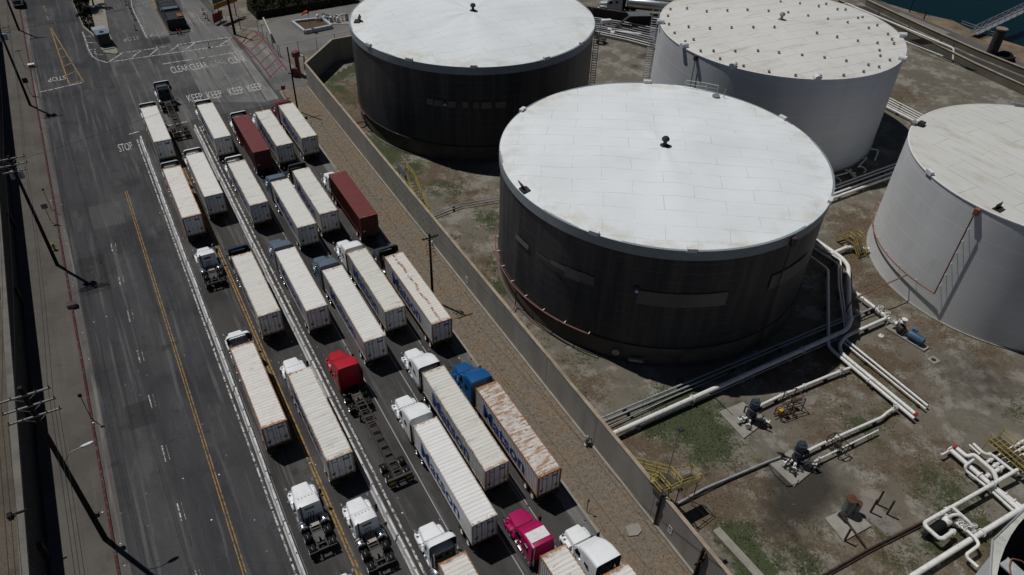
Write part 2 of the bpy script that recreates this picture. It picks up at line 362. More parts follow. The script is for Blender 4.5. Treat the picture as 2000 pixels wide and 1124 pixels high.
def painted_grid(name, poly, step, z, mat):
    xs = [p[0] for p in poly]; ys = [p[1] for p in poly]; x0, y0 = min(xs), min(ys); nx = int((max(xs)-x0)/step)+2; ny = int((max(ys)-y0)/step)+2
    me = bpy.data.meshes.new(name); vs = []; idx = {}; fs = []; cols = []
    for i in range(nx):
        for j in range(ny):
            x, y = x0+i*step, y0+j*step
            if in_poly(x+step/2, y+step/2, poly):
                q = []
                for a, b in ((0, 0), (1, 0), (1, 1), (0, 1)):
                    k = (i+a, j+b)
                    if k not in idx: idx[k] = len(vs); vs.append((x0+k[0]*step, y0+k[1]*step, z)); cols.append(patch_at(vs[-1][0], vs[-1][1]))
                    q.append(idx[k])
                fs.append(tuple(q))
    me.from_pydata(vs, [], fs); at_ = me.color_attributes.new('patch', 'FLOAT_COLOR', 'POINT')
    for k, c in enumerate(cols): at_.data[k].color = (c[0], c[1], c[2], 1)
    return link(name, me, mat)
SH = [Vector((-40, 316, 0)), Vector((62, 206, 0)), Vector((85.1, 181.9, 0)), Vector((96.3, 169.9, 0)), Vector((106.0, 155.5, 0)), Vector((135, 111, 0)), Vector((240, -40, 0))]   # shore line
gr = MB(); poly = [p[:] for p in SH]+[(240, -300, 0), (-500, -300, 0), (-500, 500, 0), (-40, 500, 0)]
gr.sheet(poly, 0.0)
for a, b in zip(SH[:-1], SH[1:]):       # quay edge down to the water
    gr.add([(a.x, a.y, 0), (b.x, b.y, 0), (b.x+2.5, b.y+1.8, -4), (a.x+2.5, a.y+1.8, -4)], [(0, 1, 2, 3)])
structure(gr.build('ground', GM))
structure(MB().sheet([(-200, -100, -2.6), (900, -300, -2.6), (900, 900, -2.6), (-200, 900, -2.6)]).build('water', WATER_M))
farm_poly = [L(0, WALL_T), L(TFAR-1, WALL_T)] + [Vector((-22, 155, 0)), Vector((40, 176, 0)), Vector((80, 160, 0)), Vector((96, 130, 0)), Vector((110, 95, 0)), Vector((110, 0, 0))]
structure(painted_grid('tank_yard_ground', [p[:] for p in farm_poly], .7, .004, GM))

# ---- roads
def strip(name, s0, s1, t0, t1, z, mat): return structure(MB().sheet([L(s0, t0, z), L(s0, t1, z), L(s1, t1, z), L(s1, t0, z)]).build(name, mat))
strip('street', -20, 330, -10.9, 2.0, .008, ROAD_M)
strip('truck_lanes', -20, 124, 2.0, 26.6, .008, LANE_M)
structure(MB().sheet([L(124, 2.0, .008), L(124, 26.6, .008), L(137, 27.2, .008), L(160, 25.5, .008), L(215, 25.5, .008), L(330, 10, .008), L(330, 2, .008)]).build('junction_pavement', XING_M))
def pxsheet(name, pts, z, mat): return structure(MB().sheet([at(a, b, z) for a, b in pts]).build(name, mat))
pxsheet('concrete_lane_slab', [(347, 92), (372, 88), (443, 200), (402, 200)], .012, SLAB_M)
pxsheet('concrete_lane_slab', [(374, 88), (432, 79), (470, 118), (520, 200), (445, 200)], .012, XING_M if False else SLAB_M)
pxsheet('concrete_lane_slab', [(434, 79), (455, 76), (545, 192), (522, 198), (472, 118)], .012, SLAB2_M)
pxsheet('concrete_lane_slab', [(258, 0), (302, 0), (330, 70), (283, 75)], .012, SLAB_M)
pxsheet('concrete_lane_slab', [(352, 0), (390, 0), (455, 74), (374, 86)], .012, SLAB_M)
pxsheet('asphalt_patch', [(295, 79), (328, 73), (334, 84), (300, 90)], .016, PATCH_M)
strip('gutter', -20, 330, -10.9, -10.05, .014, asphalt('gutter_concrete', (.105, .098, .09), (.135, .125, .115)))
sw = MB(); sw.prism([L(-20, -30)[:2], L(-20, -11.1)[:2], L(330, -11.1)[:2], L(330, -30)[:2]], -.1, .15); structure(sw.build('sidewalk', WALK_M))
kb = MB(); kb.prism([L(-20, -11.1)[:2], L(-20, -10.88)[:2], L(330, -10.88)[:2], L(330, -11.1)[:2]], -.1, .154); structure(kb.build('kerb', KERB_M))
def verge_mat():
    n = NT('dry_grass_verge'); p = n.pos(); l = n.lane()
    a = n.noise(p, .22, 8, .7); b = n.noise(p, 2.6, 6, .75); g = n.noise(p, 9, 4, .7)
    c = n.mix(n.ramp(a, .36, .62), (.150, .140, .122), (.175, .138, .098)); c = n.mix(n.math('MULTIPLY', n.ramp(b, .45, .63), .85), c, (.255, .20, .14)); c = n.mix(n.math('MULTIPLY', n.ramp(n.noise(p, .5, 8, .8), .55, .68), .5), c, (.15, .138, .118)); c = n.mix(n.math('MULTIPLY', n.ramp(g, .42, .72), .5), c, (.105, .080, .058))
    c = n.mix(n.math('MULTIPLY', n.ramp(n.noise(p, .7, 7, .75), .6, .68), .6), c, (.11, .075, .048)); n.bump(n.math('ADD', b, g), .2, .04)
    return n.done(c, .95, 0, .1)
VERGE_M = verge_mat()
strip('dirt_verge', -20, TFAR, 26.75, WALL_T, .012, VERGE_M)
strip('paved_verge', 129, 150, 26.0, 31.4, .012, SLAB_M)
kb = MB(); kb.prism([L(-20, 26.5)[:2], L(-20, 26.75)[:2], L(128, 26.75)[:2], L(128, 26.5)[:2]], -.1, .10); structure(kb.build('verge_kerb', concrete_l))
strip('gutter', -20, 124, 25.3, 26.5, .012, asphalt('lane_gutter_concrete', (.12, .118, .112), (.155, .15, .142)))

# ---- painted markings
wm, ym, rm, fm = MB(), MB(), MB(), MB(); ZL = .020
def pl(mb, pts, w, z=ZL): mb.ribbon([at(*p) for p in pts], w, z)
for (a, b) in (((217, 477), (220, 493)), ((232, 540), (235, 558)), ((249, 607), (254, 629)), ((268, 685), (274, 709)), ((290, 772), (297, 798)), ((316, 871), (324, 902)), ((346, 984), (355, 1018)), ((381, 1115), (394, 1160))):
    pl(wm, [a, b], .11); pl(fm, [(a[0]+8, a[1]-2), (b[0]+8, b[1]-3)], .05)
def sl(mb, s0, s1, t, w): mb.ribbon([L(s0+(s1-s0)*k/8, t) for k in range(9)], w, ZL)
sl(ym, 106, 0, -1.95, .10); sl(ym, 106, 0, -1.70, .10)
sl(ym, 118, 0, 6.42, .15); sl(ym, 118, 0, 6.70, .15)
s_ = 121
while s_ > 0: sl(wm, s_, s_-5.6, 1.9, .16); s_ -= 5.9
sl(wm, 121, 0, 11.42, .20)
tm = MB()
for t_ in (14.95, 18.75, 22.5): sl(tm, 122, 0, t_, .10)
structure(tm.build('lane_lines', line_mat('thin_lane_paint', (.30, .295, .285), .03)))
pl(ym, [(97, 51), (135, 165)], .2); pl(ym, [(97, 51), (163, 160)], .2); pl(ym, [(135, 166), (163, 157)], .22)
for q in (((113, 99), (121, 94)), ((118, 114), (130, 109)), ((124, 130), (139, 124)), ((130, 147), (150, 139))): pl(ym, q, .22)
pl(ym, [(84, 11), (90, 23)], .14); pl(ym, [(92, 32), (95, 40)], .14)
pl(wm, [(72, 182), (164, 161)], .3)
pl(wm, [(209, 122.5), (260, 115), (330, 105), (455, 87)], .3); pl(wm, [(233, 104.5), (295, 96), (332, 90)], .3); pl(wm, [(345, 88), (400, 80), (452, 73)], .3)
for q in (((213, 121), (240, 104)), ((256, 114), (277, 98)), ((292, 109), (311, 93)), ((326, 104), (350, 88)), ((360, 99), (382, 83)), ((430, 89), (452, 74))): pl(wm, q, .3)
pl(wm, [(161, 63), (167, 78), (173, 97), (180, 110), (190, 117), (208, 122.5)], .25)
for q in (((167, 71.5), (180, 71.5)), ((170, 84), (193, 84)), ((175, 97.5), (187, 97))): pl(wm, q, .22)
pl(wm, [(186, 101), (184, 104), (190, 107), (200, 107.5)], .2)
pl(wm, [(318, 125.5), (380, 116), (475, 100.5)], .3); pl(wm, [(256, 0), (258, 14), (263, 26), (281, 63), (288, 76)], .22)
pl(wm, [(366, 27.5), (378, 26.3)], .2); pl(wm, [(385, 25.3), (405, 22.3)], .2); pl(wm, [(324, 246.5), (372, 237)], .3); pl(wm, [(252, 263), (272, 257)], .3)
for t_ in (14.0, 16.5, 19.5): pass
rpts = dict(a=(458, 70), b=(531, 152), c=(497, 62), d=(561, 137))
pl(rm, [(457, 71), (495, 108), (530, 153)], .3); pl(rm, [(475, 83), (484, 67), (497, 61), (510, 72), (535, 105), (561, 138)], .3)
for q in (((478, 87), (503, 68)), ((490, 99), (512, 79)), ((499, 110), (520, 92)), ((509, 124), (530, 104)), ((519, 137), (540, 116)), ((528, 151), (551, 128)), ((470, 86), (478, 80))): pl(rm, q, .25)
structure(wm.build('road_markings_white', WLINE)); structure(ym.build('road_markings_yellow', YLINE)); structure(rm.build('road_markings_red', RLINE)); structure(fm.build('road_markings_faded', FADE))
cs = MB(); rc_ = random.Random(31)
for k in range(26):
    s_, t_ = rc_.uniform(25, 118), rc_.choice((rc_.uniform(-9.5, 1.5), rc_.uniform(3, 25))); ang = rc_.choice((0, 0, 1.3, 1.57)); pts = []
    for i in range(rc_.randint(6, 16)): pts.append(L(s_, t_)); s_ += math.cos(ang)*.8+rc_.uniform(-.15, .15); t_ += math.sin(ang)*.6+rc_.uniform(-.14, .14)
    cs.ribbon(pts, rc_.uniform(.03, .07), .0105)
for t_ in (-8.9, -5.2): cs.ribbon([L(20+2*i, t_+.05*math.sin(i*1.7)) for i in range(150)], .045, .0105)
structure(cs.build('crack_sealing', PATCH_M))
ob = MB()
for k in range(70):
    ln_c = rc_.choice((4.7, 8.4, 13.1, 16.9, 20.5, 24.3, -4, -7)); c = L(rc_.uniform(28, 118), ln_c+rc_.gauss(0, .35)); r0 = rc_.uniform(.12, .42); a0 = rc_.uniform(0, 6)
    ob.sheet([(c.x+r0*(1+.35*math.sin(3*a+a0))*math.cos(a), c.y+r0*(.8+.3*math.cos(2*a+a0))*math.sin(a), .0108) for a in [i*.45 for i in range(14)]])
structure(ob.build('oil_drips', PATCH_M))
for s0_, s1_, t0_, t1_ in ((84, 92, -9.5, -6.5), (60, 63.5, -8, -5.4), (46, 60, .2, 1.6), (98, 104, -7, -3), (70, 71.2, -10, 1.5)): strip('asphalt_patch', s0_, s1_, t0_, t1_, .0095, asphalt('patch_asphalt_%d' % s0_, sc((.050, .050, .052), 1+.3*((s0_*7) % 3-1)), sc((.066, .066, .067), 1+.3*((s0_*7) % 3-1))))
def road_text(body, px, py, w, h, flip=False, mat=WTEXT):
    o = link('road_lettering', text_mesh(body, 'road_lettering', w, h, .0), mat); p = at(px, py); o.location = (p.x, p.y, ZL+.002)
    o.rotation_euler = (0, 0, -TH+(math.pi if flip else 0)); structure(o)
for x, y in ((351, 135), (388, 129.5), (463, 117)): road_text('CLEAR', x, y, 3.1, 3.0)
road_text('CLEAR', 425, 123, 3.0, 3.0, mat=FADE)
for x, y in ((381, 191), (419, 185.5), (461, 178), (497, 171)): road_text('KEEP', x, y, 2.5, 2.9)
road_text('STOP', 245, 287.5, 2.0, 2.6); road_text('STOP', 352, 263, 2.0, 2.6)
for x, y in ((111, 154.5), (256, 76), (308, 67.5), (378, 41)): road_text('STOP', x, y, 2.9, 1.9, True, WTEXT if x < 200 else FADE)

# ================================================================== WALL of the tank yard
def wall_mat():
    n = NT('yard_wall_concrete'); p = n.pos(); l = n.lane()
    a = n.noise(n.mapv(l, scale=(1, .5, .12)), 1, 6, .65); b = n.noise(p, .35, 6, .6)
    c = n.mix(n.ramp(a, .36, .68), (.33, .315, .28), (.26, .245, .22)); c = n.mix(n.math('MULTIPLY', n.ramp(b, .5, .7), .4), c, (.21, .195, .175))
    rib = n.n('ShaderNodeTexWave', wave_type='BANDS', bands_direction='Y'); n.l(l, rib.inputs[0]); rib.inputs['Scale'].default_value = 1.1; rib.inputs['Distortion'].default_value = .4
    c = n.mix(n.math('MULTIPLY', rib.outputs[1], .16), c, (.10, .095, .085))
    return n.done(c, .9, 0, .15)
YW = wall_mat(); COPE = paint('wall_coping', (.36, .30, .22), .85, var=.3, scale=.8, spec=.15)
K0 = L(TFAR, WALL_T); K1 = at(648, 78, WALL_H); K2 = at(690, 70, WALL_H); K3 = Vector((-2, 150, 0))
w = thing('yard_wall', 'long grey concrete wall with tan coping between dirt verge and oil tanks', 'wall')
S1 = 0.0; k = 0
PANEL = 9.2
wb = MB(); s_ = S1
jb = MB()
while s_ < TFAR:
    e_ = min(s_+PANEL, TFAR); c = L((s_+e_)/2, WALL_T+.15, WALL_H/2); wb.box(c, (.30, e_-s_-.05, WALL_H), -TH)
    jb.box(L(e_-.0, WALL_T+.15, WALL_H/2-.1), (.26, .06, WALL_H-.25), -TH); s_ += PANEL
def wseg(mb, a, b, th, z0, z1):
    d = (b-a); d.z = 0; c = (a+b)/2; mb.box((c.x, c.y, (z0+z1)/2), (th, d.length, z1-z0), math.atan2(-d.x, d.y))
a_ = L(TFAR+.05, WALL_T+.15); b_ = Vector((K1.x, K1.y, 0)); c_ = Vector((K2.x, K2.y, 0)); d_ = c_+(c_-b_).normalized()*25
for p, q in ((a_, b_), (b_, c_), (c_, d_)): wseg(wb, p, q, .3, 0, WALL_H)
wb.build('panel', YW, w); jb.build('joint', dark_steel, w)
cb = MB(); cb.box(L((S1+TFAR)/2, WALL_T+.15, WALL_H+.045), (.36, TFAR-S1, .09), -TH)
for p, q in ((a_, b_), (b_, c_), (c_, d_)): wseg(cb, p, q, .42, WALL_H+.002, WALL_H+.1)
cb.build('coping', COPE, w)
ft = MB(); ft.box(L(64, WALL_T-.12, .10), (.22, 128, .2), -TH); ft.build('footing', concrete_l, w)
hl = MB()      # tie-rod holes of the cast panels
for s_ in range(0, 13):
    for z_ in (.8, 1.9, 3.0): hl.box(L(74+s_*1.15, WALL_T-.012, z_+.15*(s_ % 2)), (.02, .13, .13), -TH)
hl.build('tie_hole', dark_steel, w)
dbx = MB()
for px_, py_ in ((1309, 1035), (912, 547)):
    # wall signs: white plate with a blue ring
    d = ray(px_, py_); o0 = Vector((0, 0, CAM_H)); kk = (WALL_T-o0.dot(V2))/d.dot(V2); p = o0+d*kk
    sg = thing('wall_sign', 'small white sign plate with dark letter on the grey yard wall, ' + ('near the yellow stairs' if px_ > 1000 else 'beyond the leaning pole'), 'sign', p, -TH, 'signs on the yard wall')
    MB().b2(-.04, -.01, -.25, .25, -.45, .45).build('plate', white_p, sg)
    me = text_mesh('D', 'letter', .3, .5, .03); o = link('letter', me, logo_blue, sg); o.rotation_euler = (R(90), 0, R(-90)); o.location = (-.045, 0, .05)

# ================================================================== TANKS
def roof_paint(name, col, seam, dirt, bw, rh, rot, seamk):
    n = NT(name); p = n.n('ShaderNodeTexCoord').outputs['Object']; q = n.mapv(p, rot=(0, 0, rot))
    wv = n.n('ShaderNodeVectorMath', operation='MULTIPLY_ADD'); nz = n.n('ShaderNodeTexNoise'); nz.inputs['Scale'].default_value = .06; n.l(q, nz.inputs['Vector'])
    n.l(nz.outputs[1], wv.inputs[0]); wv.inputs[1].default_value = (1.6, 1.6, 0); n.l(q, wv.inputs[2])
    br = n.n('ShaderNodeTexBrick'); n.l(wv.outputs[0], br.inputs['Vector']); br.inputs['Scale'].default_value = 1
    br.inputs['Brick Width'].default_value = bw; br.inputs['Row Height'].default_value = rh; br.inputs['Mortar Size'].default_value = .035; br.inputs['Mortar Smooth'].default_value = .3
    br.inputs['Color1'].default_value = (1, 1, 1, 1); br.inputs['Color2'].default_value = (.955, .955, .96, 1)
    c = n.mix(1.0, col, br.outputs['Color'], 'MULTIPLY') if False else n.mix(n.ramp(n.noise(p, .16, 5, .6), .35, .7), col, sc(col, .94))
    pan = n.n('ShaderNodeTexWhiteNoise'); 
    c = n.mix(n.math('MULTIPLY', n.ramp(n.noise(n.mapv(q, scale=(.12, .5, 1)), 1, 6, .7), .5, .75), dirt), c, (.40, .37, .30))
    gap = n.noise(p, .5, 5, .7); c = n.mix(n.math('MULTIPLY', br.outputs['Fac'], n.math('MULTIPLY', n.ramp(gap, .32, .62), seamk)), c, seam)
    d2 = n.ramp(n.noise(n.mapv(q, scale=(1, 1.6, 1)), 1.3, 8, .8), .63, .69); d3 = n.ramp(n.noise(p, .19, 4, .6), .54, .64); c = n.mix(n.math('MULTIPLY', n.math('MULTIPLY', d2, d3), .75), c, (.09, .085, .08))
    # grime along the rim
    ln = n.n('ShaderNodeVectorMath', operation='LENGTH'); n.l(n.mapv(p, scale=(1, 1, 0)), ln.inputs[0])
    e = n.math('MULTIPLY', n.ramp(ln.outputs['Value'], 14.5, 19.0), n.ramp(n.noise(p, .35, 6, .7), .42, .7)); c = n.mix(n.math('MULTIPLY', e, .55), c, (.50, .44, .33))
    return n.done(c, .6, 0, .25)
def shell_dark():
    n = NT('black_insulated_shell'); uv = n.n('ShaderNodeUVMap').outputs[0]
    a = n.noise(n.mapv(uv, scale=(.9, .05, 1)), 1, 6, .65); b = n.noise(n.mapv(uv, scale=(.11, .05, 1)), 1, 4, .6)
    c = n.mix(n.ramp(a, .40, .70), (.026, .028, .034), (.066, .062, .060)); c = n.mix(n.math('MULTIPLY', n.ramp(b, .47, .70), .7), c, (.080, .077, .076))
    # thin bands of the cladding
    sx = n.n('ShaderNodeSeparateXYZ'); n.l(uv, sx.inputs[0]); fr = n.math('FRACT', n.math('MULTIPLY', sx.outputs[1], .85))
    bl = n.ramp(fr, .045, .02); c = n.mix(n.math('MULTIPLY', n.math('MULTIPLY', bl, n.ramp(n.noise(n.mapv(uv, scale=(.3, 1.5, 1)), 1, 4), .40, .58)), .5), c, (.20, .19, .185))
    fv = n.math('FRACT', n.math('MULTIPLY', sx.outputs[0], .9)); vl = n.ramp(fv, .05, .02); c = n.mix(n.math('MULTIPLY', vl, .35), c, (.010, .010, .012))
    return n.done(c, .5, 0, .3)
def shell_white(name, col):
    n = NT(name); uv = n.n('ShaderNodeUVMap').outputs[0]
    a = n.noise(n.mapv(uv, scale=(.10, .06, 1)), 1, 5, .6); c = n.mix(n.ramp(a, .38, .66), col, sc(col, .84))
    s_ = n.noise(n.mapv(uv, scale=(.8, .05, 1)), 1, 5, .65); c = n.mix(n.math('MULTIPLY', n.ramp(s_, .55, .75), .2), c, (.30, .27, .23))
    sx = n.n('ShaderNodeSeparateXYZ'); n.l(uv, sx.inputs[0]); fr = n.math('FRACT', n.math('MULTIPLY', sx.outputs[1], .41)); bl = n.ramp(fr, .03, .012)
    c = n.mix(n.math('MULTIPLY', bl, .7), c, (.90, .90, .90))
    sc_ = n.ramp(n.noise(uv, .9, 6, .7), .66, .72); c = n.mix(n.math('MULTIPLY', sc_, .25), c, (.33, .32, .30))
    return n.done(c, .5, 0, .3)
SHELL_D = shell_dark(); SHELL_W = shell_white('white_tank_shell', (.66, .68, .70)); SHELL_W2 = shell_white('off_white_tank_shell', (.70, .715, .72))
BAND_M = paint('grey_rim_band', (.25, .29, .315), .5, var=.12, scale=.3); PANEL_M = paint('pale_repair_panel', (.15, .138, .13), .6, var=.35, scale=.5, stretch=(.3, .3, .3))
COURSE_M = paint('grimy_lower_course', (.105, .092, .076), .7, var=.45, scale=.35)
def cyl_shell(name, Rr, z0, z1, mat, parent, n=128, a0=0.0, a1=2*math.pi):
    me = bpy.data.meshes.new(name); vs = []; fs = []; uvs = []; rows = 6
    for j in range(n+1):
        a = a0+(a1-a0)*j/n
        for i in range(rows+1): vs.append((Rr*math.cos(a), Rr*math.sin(a), z0+(z1-z0)*i/rows))
    k = rows+1
    for j in range(n):
        for i in range(rows):
            fs.append((j*k+i, (j+1)*k+i, (j+1)*k+i+1, j*k+i+1))
    me.from_pydata(vs, [], fs); ul = me.uv_layers.new(name='UVMap')
    for p in me.polygons:
        p.use_smooth = True
        for li in p.loop_indices:
            v = me.loops[li].vertex_index; j, i = divmod(v, k); a = a0+(a1-a0)*j/n; ul.data[li].uv = (a*Rr, vs[v][2])
    return link(name, me, mat, parent)
def cone_roof(Rr, z, rise, mat, parent, bulge=0.0, n=128):
    mb = MB(); rings = 14; vs = [(0, 0, z+rise)]; fs = []
    for i in range(1, rings+1):
        r = Rr*i/rings
        for j in range(n):
            a = 2*math.pi*j/n; u = r/Rr; dz = (bulge*noise.noise((r*math.cos(a)*.14, r*math.sin(a)*.14, Rr)) + bulge*3.2*u*(1-u)*noise.noise((math.cos(a)*2.2, math.sin(a)*2.2, Rr*3)))if i < rings else 0
            vs.append((r*math.cos(a), r*math.sin(a), z+rise*(1-(i/rings)**1.4)+dz))
    for j in range(n): fs.append((0, 1+j, 1+(j+1) % n))
    for i in range(rings-1):
        for j in range(n): fs.append((1+i*n+j, 1+i*n+(j+1) % n, 1+(i+1)*n+(j+1) % n, 1+(i+1)*n+j))
    mb.add(vs, fs); return mb.build('roof', mat, parent, True)
def cyl_hit(T, px, py, Rr=None):
    cx, cy, R0 = T[0], T[1], Rr or T[2]; d = ray(px, py); o = Vector((-cx, -cy, CAM_H)); A = d.x**2+d.y**2; B = o.x*d.x+o.y*d.y; C = o.x**2+o.y**2-R0*R0
    k = (-B-math.sqrt(max(0, B*B-A*C)))/A; p = o+d*k; return math.atan2(p.y, p.x), p.z
def tangent_angle(T, left):
    """angle on the tank where its outline stands against what is behind, seen from above the road"""
    d = math.hypot(T[0], T[1]); b = math.atan2(-T[1], -T[0]); o = math.acos(T[2]/d); return b-o if left else b+o
T1 = (-7.78, 121.3, 19.6, 15.36); T2 = (41.1, 119.7, 18.9, 15.75); T3 = (17.1, 78.25, 19.1, 15.95); T4 = (63.6, 79.0, 16.3, 15.5)
def pol(r, a, z): return Vector((r*math.cos(a), r*math.sin(a), z))
def arc(r, a0, a1, z, n=24): return [pol(r, a0+(a1-a0)*k/n, z) for k in range(n+1)]
def vent_head(T, root, x=0.0, y=0.0, zb=0.0, big=1.0, mat=dark_steel):
    v = MB(); v.lathe([(0, 0), (.55*big, 0), (.55*big, .08), (.22*big, .1), (.22*big, .7*big), (.42*big, .72*big), (.46*big, .95*big), (.3*big, 1.15*big), (0, 1.2*big)], 16, 'Z', (x, y, zb)); v.build('roof_vent', mat, root, True)
def roof_z(T, rise, r): return T[3]+rise*(1-(r/T[2])**1.4)
def rim_box(T, root, px, py, w_=1.0, h=.45, mat=white_p):
    """overflow box on the roof edge"""
    p = at(px, py, T[3]); a = math.atan2(p.y-T[1], p.x-T[0]); c = pol(T[2]-.05, a, T[3]+h/2-.1)
    b = MB(); b.box(c, (.45, w_, h), a); b.build('overflow_box', mat, root)
def railing(root, pts, mat, name='railing', h=1.1, r=.03):
    b = MB(); pts = [Vector(p) for p in pts]; up = Vector((0, 0, 1))
    for z_ in (h, h*.55): b.tube([p+up*z_ for p in pts], r, 6)
    for p in pts: b.tube([p, p+up*h], r, 6)
    return b.build(name, mat, root)
def ladder(root, T, ang, z0, z1, wd, mat, off=.25, step=.42, name='ladder'):
    """stair ladder standing out from the shell"""
    b = MB(); r0, r1 = T[2]+off, T[2]+off+wd
    for r_ in (r0, r1): b.tube([pol(r_, ang, z0), pol(r_, ang, z1+1.0)], .06, 6)
    z_ = z0+.3
    while z_ < z1: b.box(pol((r0+r1)/2, ang, z_), (wd, .24, .05), ang); z_ += step
    z_ = z0+1.5
    while z_ < z1: b.tube([pol(T[2]-.05, ang, z_), pol(r0, ang, z_)], .04, 5); z_ += 3
    return b.build(name, mat, root)
def panel_patch(root, T, pts, off=.02):
    """a curved cladding patch between two corners given in the photograph"""
    for (x0, y0, x1, y1) in pts:
        a0, z1 = cyl_hit(T, x0, y0); a1, z0 = cyl_hit(T, x1, y1)
        if z0 > z1: z0, z1 = z1, z0
        cyl_shell('cladding_patch', T[2]+off, z0, z1, PANEL_M, root, 8, a0, a1)
def diamond(root, T, px, py, s_=.48):
    a, z_ = cyl_hit(T, px, py); ta = Vector((-math.sin(a), math.cos(a), 0)); c = pol(T[2]+.06, a, z_); up = Vector((0, 0, 1)); nn = pol(1, a, 0)
    o = MB().add([c+up*s_, c+ta*s_, c-up*s_, c-ta*s_, c+up*s_+nn*.03, c+ta*s_+nn*.03, c-up*s_+nn*.03, c-ta*s_+nn*.03], [(0, 1, 2, 3), (4, 5, 6, 7), (0, 1, 5, 4), (1, 2, 6, 5), (2, 3, 7, 6), (3, 0, 4, 7)]).build('hazard_diamond', paint('hazard_blue', (.02, .035, .075), .6), root)
    c2 = c+nn*.035-up*s_*.45; h = s_*.45
    MB().add([c2+up*h, c2+ta*h, c2-up*h, c2-ta*h], [(0, 1, 2, 3)]).build('white_quarter', white_p, o)
    return o
def tank(T, label, shellm, roofm, rise, dark, nb=128):
    t = thing('storage_tank', label, 'oil tank', (T[0], T[1], 0), 0, 'oil storage tanks in the yard')
    z0 = 2.7 if dark else 0.0
    cyl_shell('shell', T[2]-.1 if dark else T[2], z0, T[3]-.02, shellm, t)
    if dark:
        cyl_shell('lower_course', T[2]-.22, 0, z0, COURSE_M, t)
        MB().lathe([(T[2]-.3, z0-.06), (T[2]+.02, z0-.06), (T[2]+.02, z0+.03), (T[2]-.3, z0+.05)], 128).build('drip_ring', dark_steel, t, True)
        MB().lathe([(T[2]-.2, T[3]-1.15), (T[2]+.06, T[3]-1.15), (T[2]+.06, T[3]+.0), (T[2]-.2, T[3]+.02)], 128).build('rim_band', BAND_M, t, True)
    else:
        MB().lathe([(T[2]-.1, T[3]-.12), (T[2]+.07, T[3]-.12), (T[2]+.07, T[3]+.0), (T[2]-.1, T[3]+.03)], 128).build('rim_angle', white_p, t, True)
    MB().lathe([(T[2]-.3, 0), (T[2]+.18, 0), (T[2]+.18, .14), (T[2]-.3, .16)], 96).build('base_ring', concrete_l if not dark else COURSE_M, t, True)
    cone_roof(T[2]+.03, T[3], rise, roofm, t, .10 if not dark else .34)
    return t
RW1 = roof_paint('white_membrane_roof', (.75, .79, .80), (.28, .28, .28), .10, 6.5, 2.35, R(4), .55)
RW1b = roof_paint('white_membrane_roof_back', (.72, .76, .77), (.26, .26, .26), .12, 7.5, 2.3, R(-28), .6)
RW2 = roof_paint('stained_white_roof', (.64, .635, .60), (.13, .11, .085), .75, 8.0, 2.4, R(-24), .85)
RW4 = roof_paint('weathered_grey_roof', (.58, .58, .545), (.11, .105, .09), .85, 9.0, 3.0, R(62), .8)
# -- front dark tank
t3 = tank(T3, 'big black clad tank with smooth white roof, nearest to the wall', SHELL_D, RW1, .95, True)
vent_head(T3, t3, 0, 0, T3[3]+.9, 1.0)
for q in ((1152, 466), (1350, 486), (1265, 167), (1025, 218), (1522, 234), (1616, 300 if False else 392)): rim_box(T3, t3, *q)
panel_patch(t3, T3, [(1008, 455, 1032, 490), (1047, 492, 1075, 513), (1076, 506, 1103, 530), (1104, 519, 1132, 552), (1133, 531, 1160, 560), (1247, 567, 1416, 596), (1508, 540, 1570, 520)])
diamond(t3, T3, 1244, 566)
h = MB()   # open hatch at the rim
p = at(1024, 374, T3[3]); a = math.atan2(p.y-T3[1], p.x-T3[0]); c = pol(T3[2]-.5, a, T3[3]+.15); h.box(c, (.9, 1.0, .25), a); h.box(c+Vector((-.35, .2, .45)), (.08, 1.1, .8), a, 0, R(25)); h.build('roof_hatch', dark_steel, t3)
rr = [at(x, y, T3[3])-Vector((T3[0], T3[1], 0)) for x, y in ((1338, 172), (1362, 176), (1378, 178), (1400, 183))]
railing(t3, rr, white_p)
g = MB(); p = at(1398, 190, T3[3])-Vector((T3[0], T3[1], 0)); MB().cyl(p, .5, .25, 14).build('gauge_hatch', mid_steel, t3); MB().cyl(p+Vector((-2.2, -1.2, 0)), .45, .12, 14).build('gauge_hatch', mid_steel, t3); MB().tube([p+Vector((1, -.2, 0)), p+Vector((1, -.2, 1.3))], .05, 6).build('vent_pipe', mid_steel, t3)
a0 = cyl_hit(T3, 968, 455)[0]; a1 = cyl_hit(T3, 1152, 648)[0]
rp = MB(); rp.tube(arc(T3[2]+.35, tangent_angle(T3, True)-.1 if False else a0-.25, a1, 3.0, 40), .07, 6)
ad = cyl_hit(T3, 1012, 590)[0]; rp.tube([pol(T3[2]+.35, ad, 3.0), pol(T3[2]+.35, ad, .5), pol(T3[2]+1.6, ad+.05, .4)], .07, 6)
rp.build('fire_water_pipe', red_pipe, t3, True)
for k in range(9): aa = a0-.2+(a1-a0+.2)*k/8; MB().box(pol(T3[2]+.15, aa, 3.0), (.5, .08, .08), aa).build('pipe_bracket', white_p, t3)
fd = MB(); aa = cyl_hit(T3, 1541, 480)[0]; fd.box(pol(T3[2]+.3, aa, T3[3]-.7), (.5, .5, .9), aa); fd.tube([pol(T3[2]+.2, aa, T3[3]-.8), pol(T3[2]+.2, aa, .4)], .06, 6); fd.build('foam_pipe', rust_m, t3)
for k, aa in enumerate((cyl_hit(T3, 1202, 690)[0],)):
    mh = MB(); mh.cyl((0, 0, 0), .42, .3, 18); o = mh.build('manway', mid_steel, t3); o.location = pol(T3[2]-.3, aa, 1.1); o.rotation_euler = (0, R(90), aa)
nb = MB(); aa = cyl_hit(T3, 1240, 712)[0]; nb.box(pol(T3[2]+.25, aa, .8), (.3, 1.6, .3), aa); nb.build('nozzle_box', grey_pipe, t3)
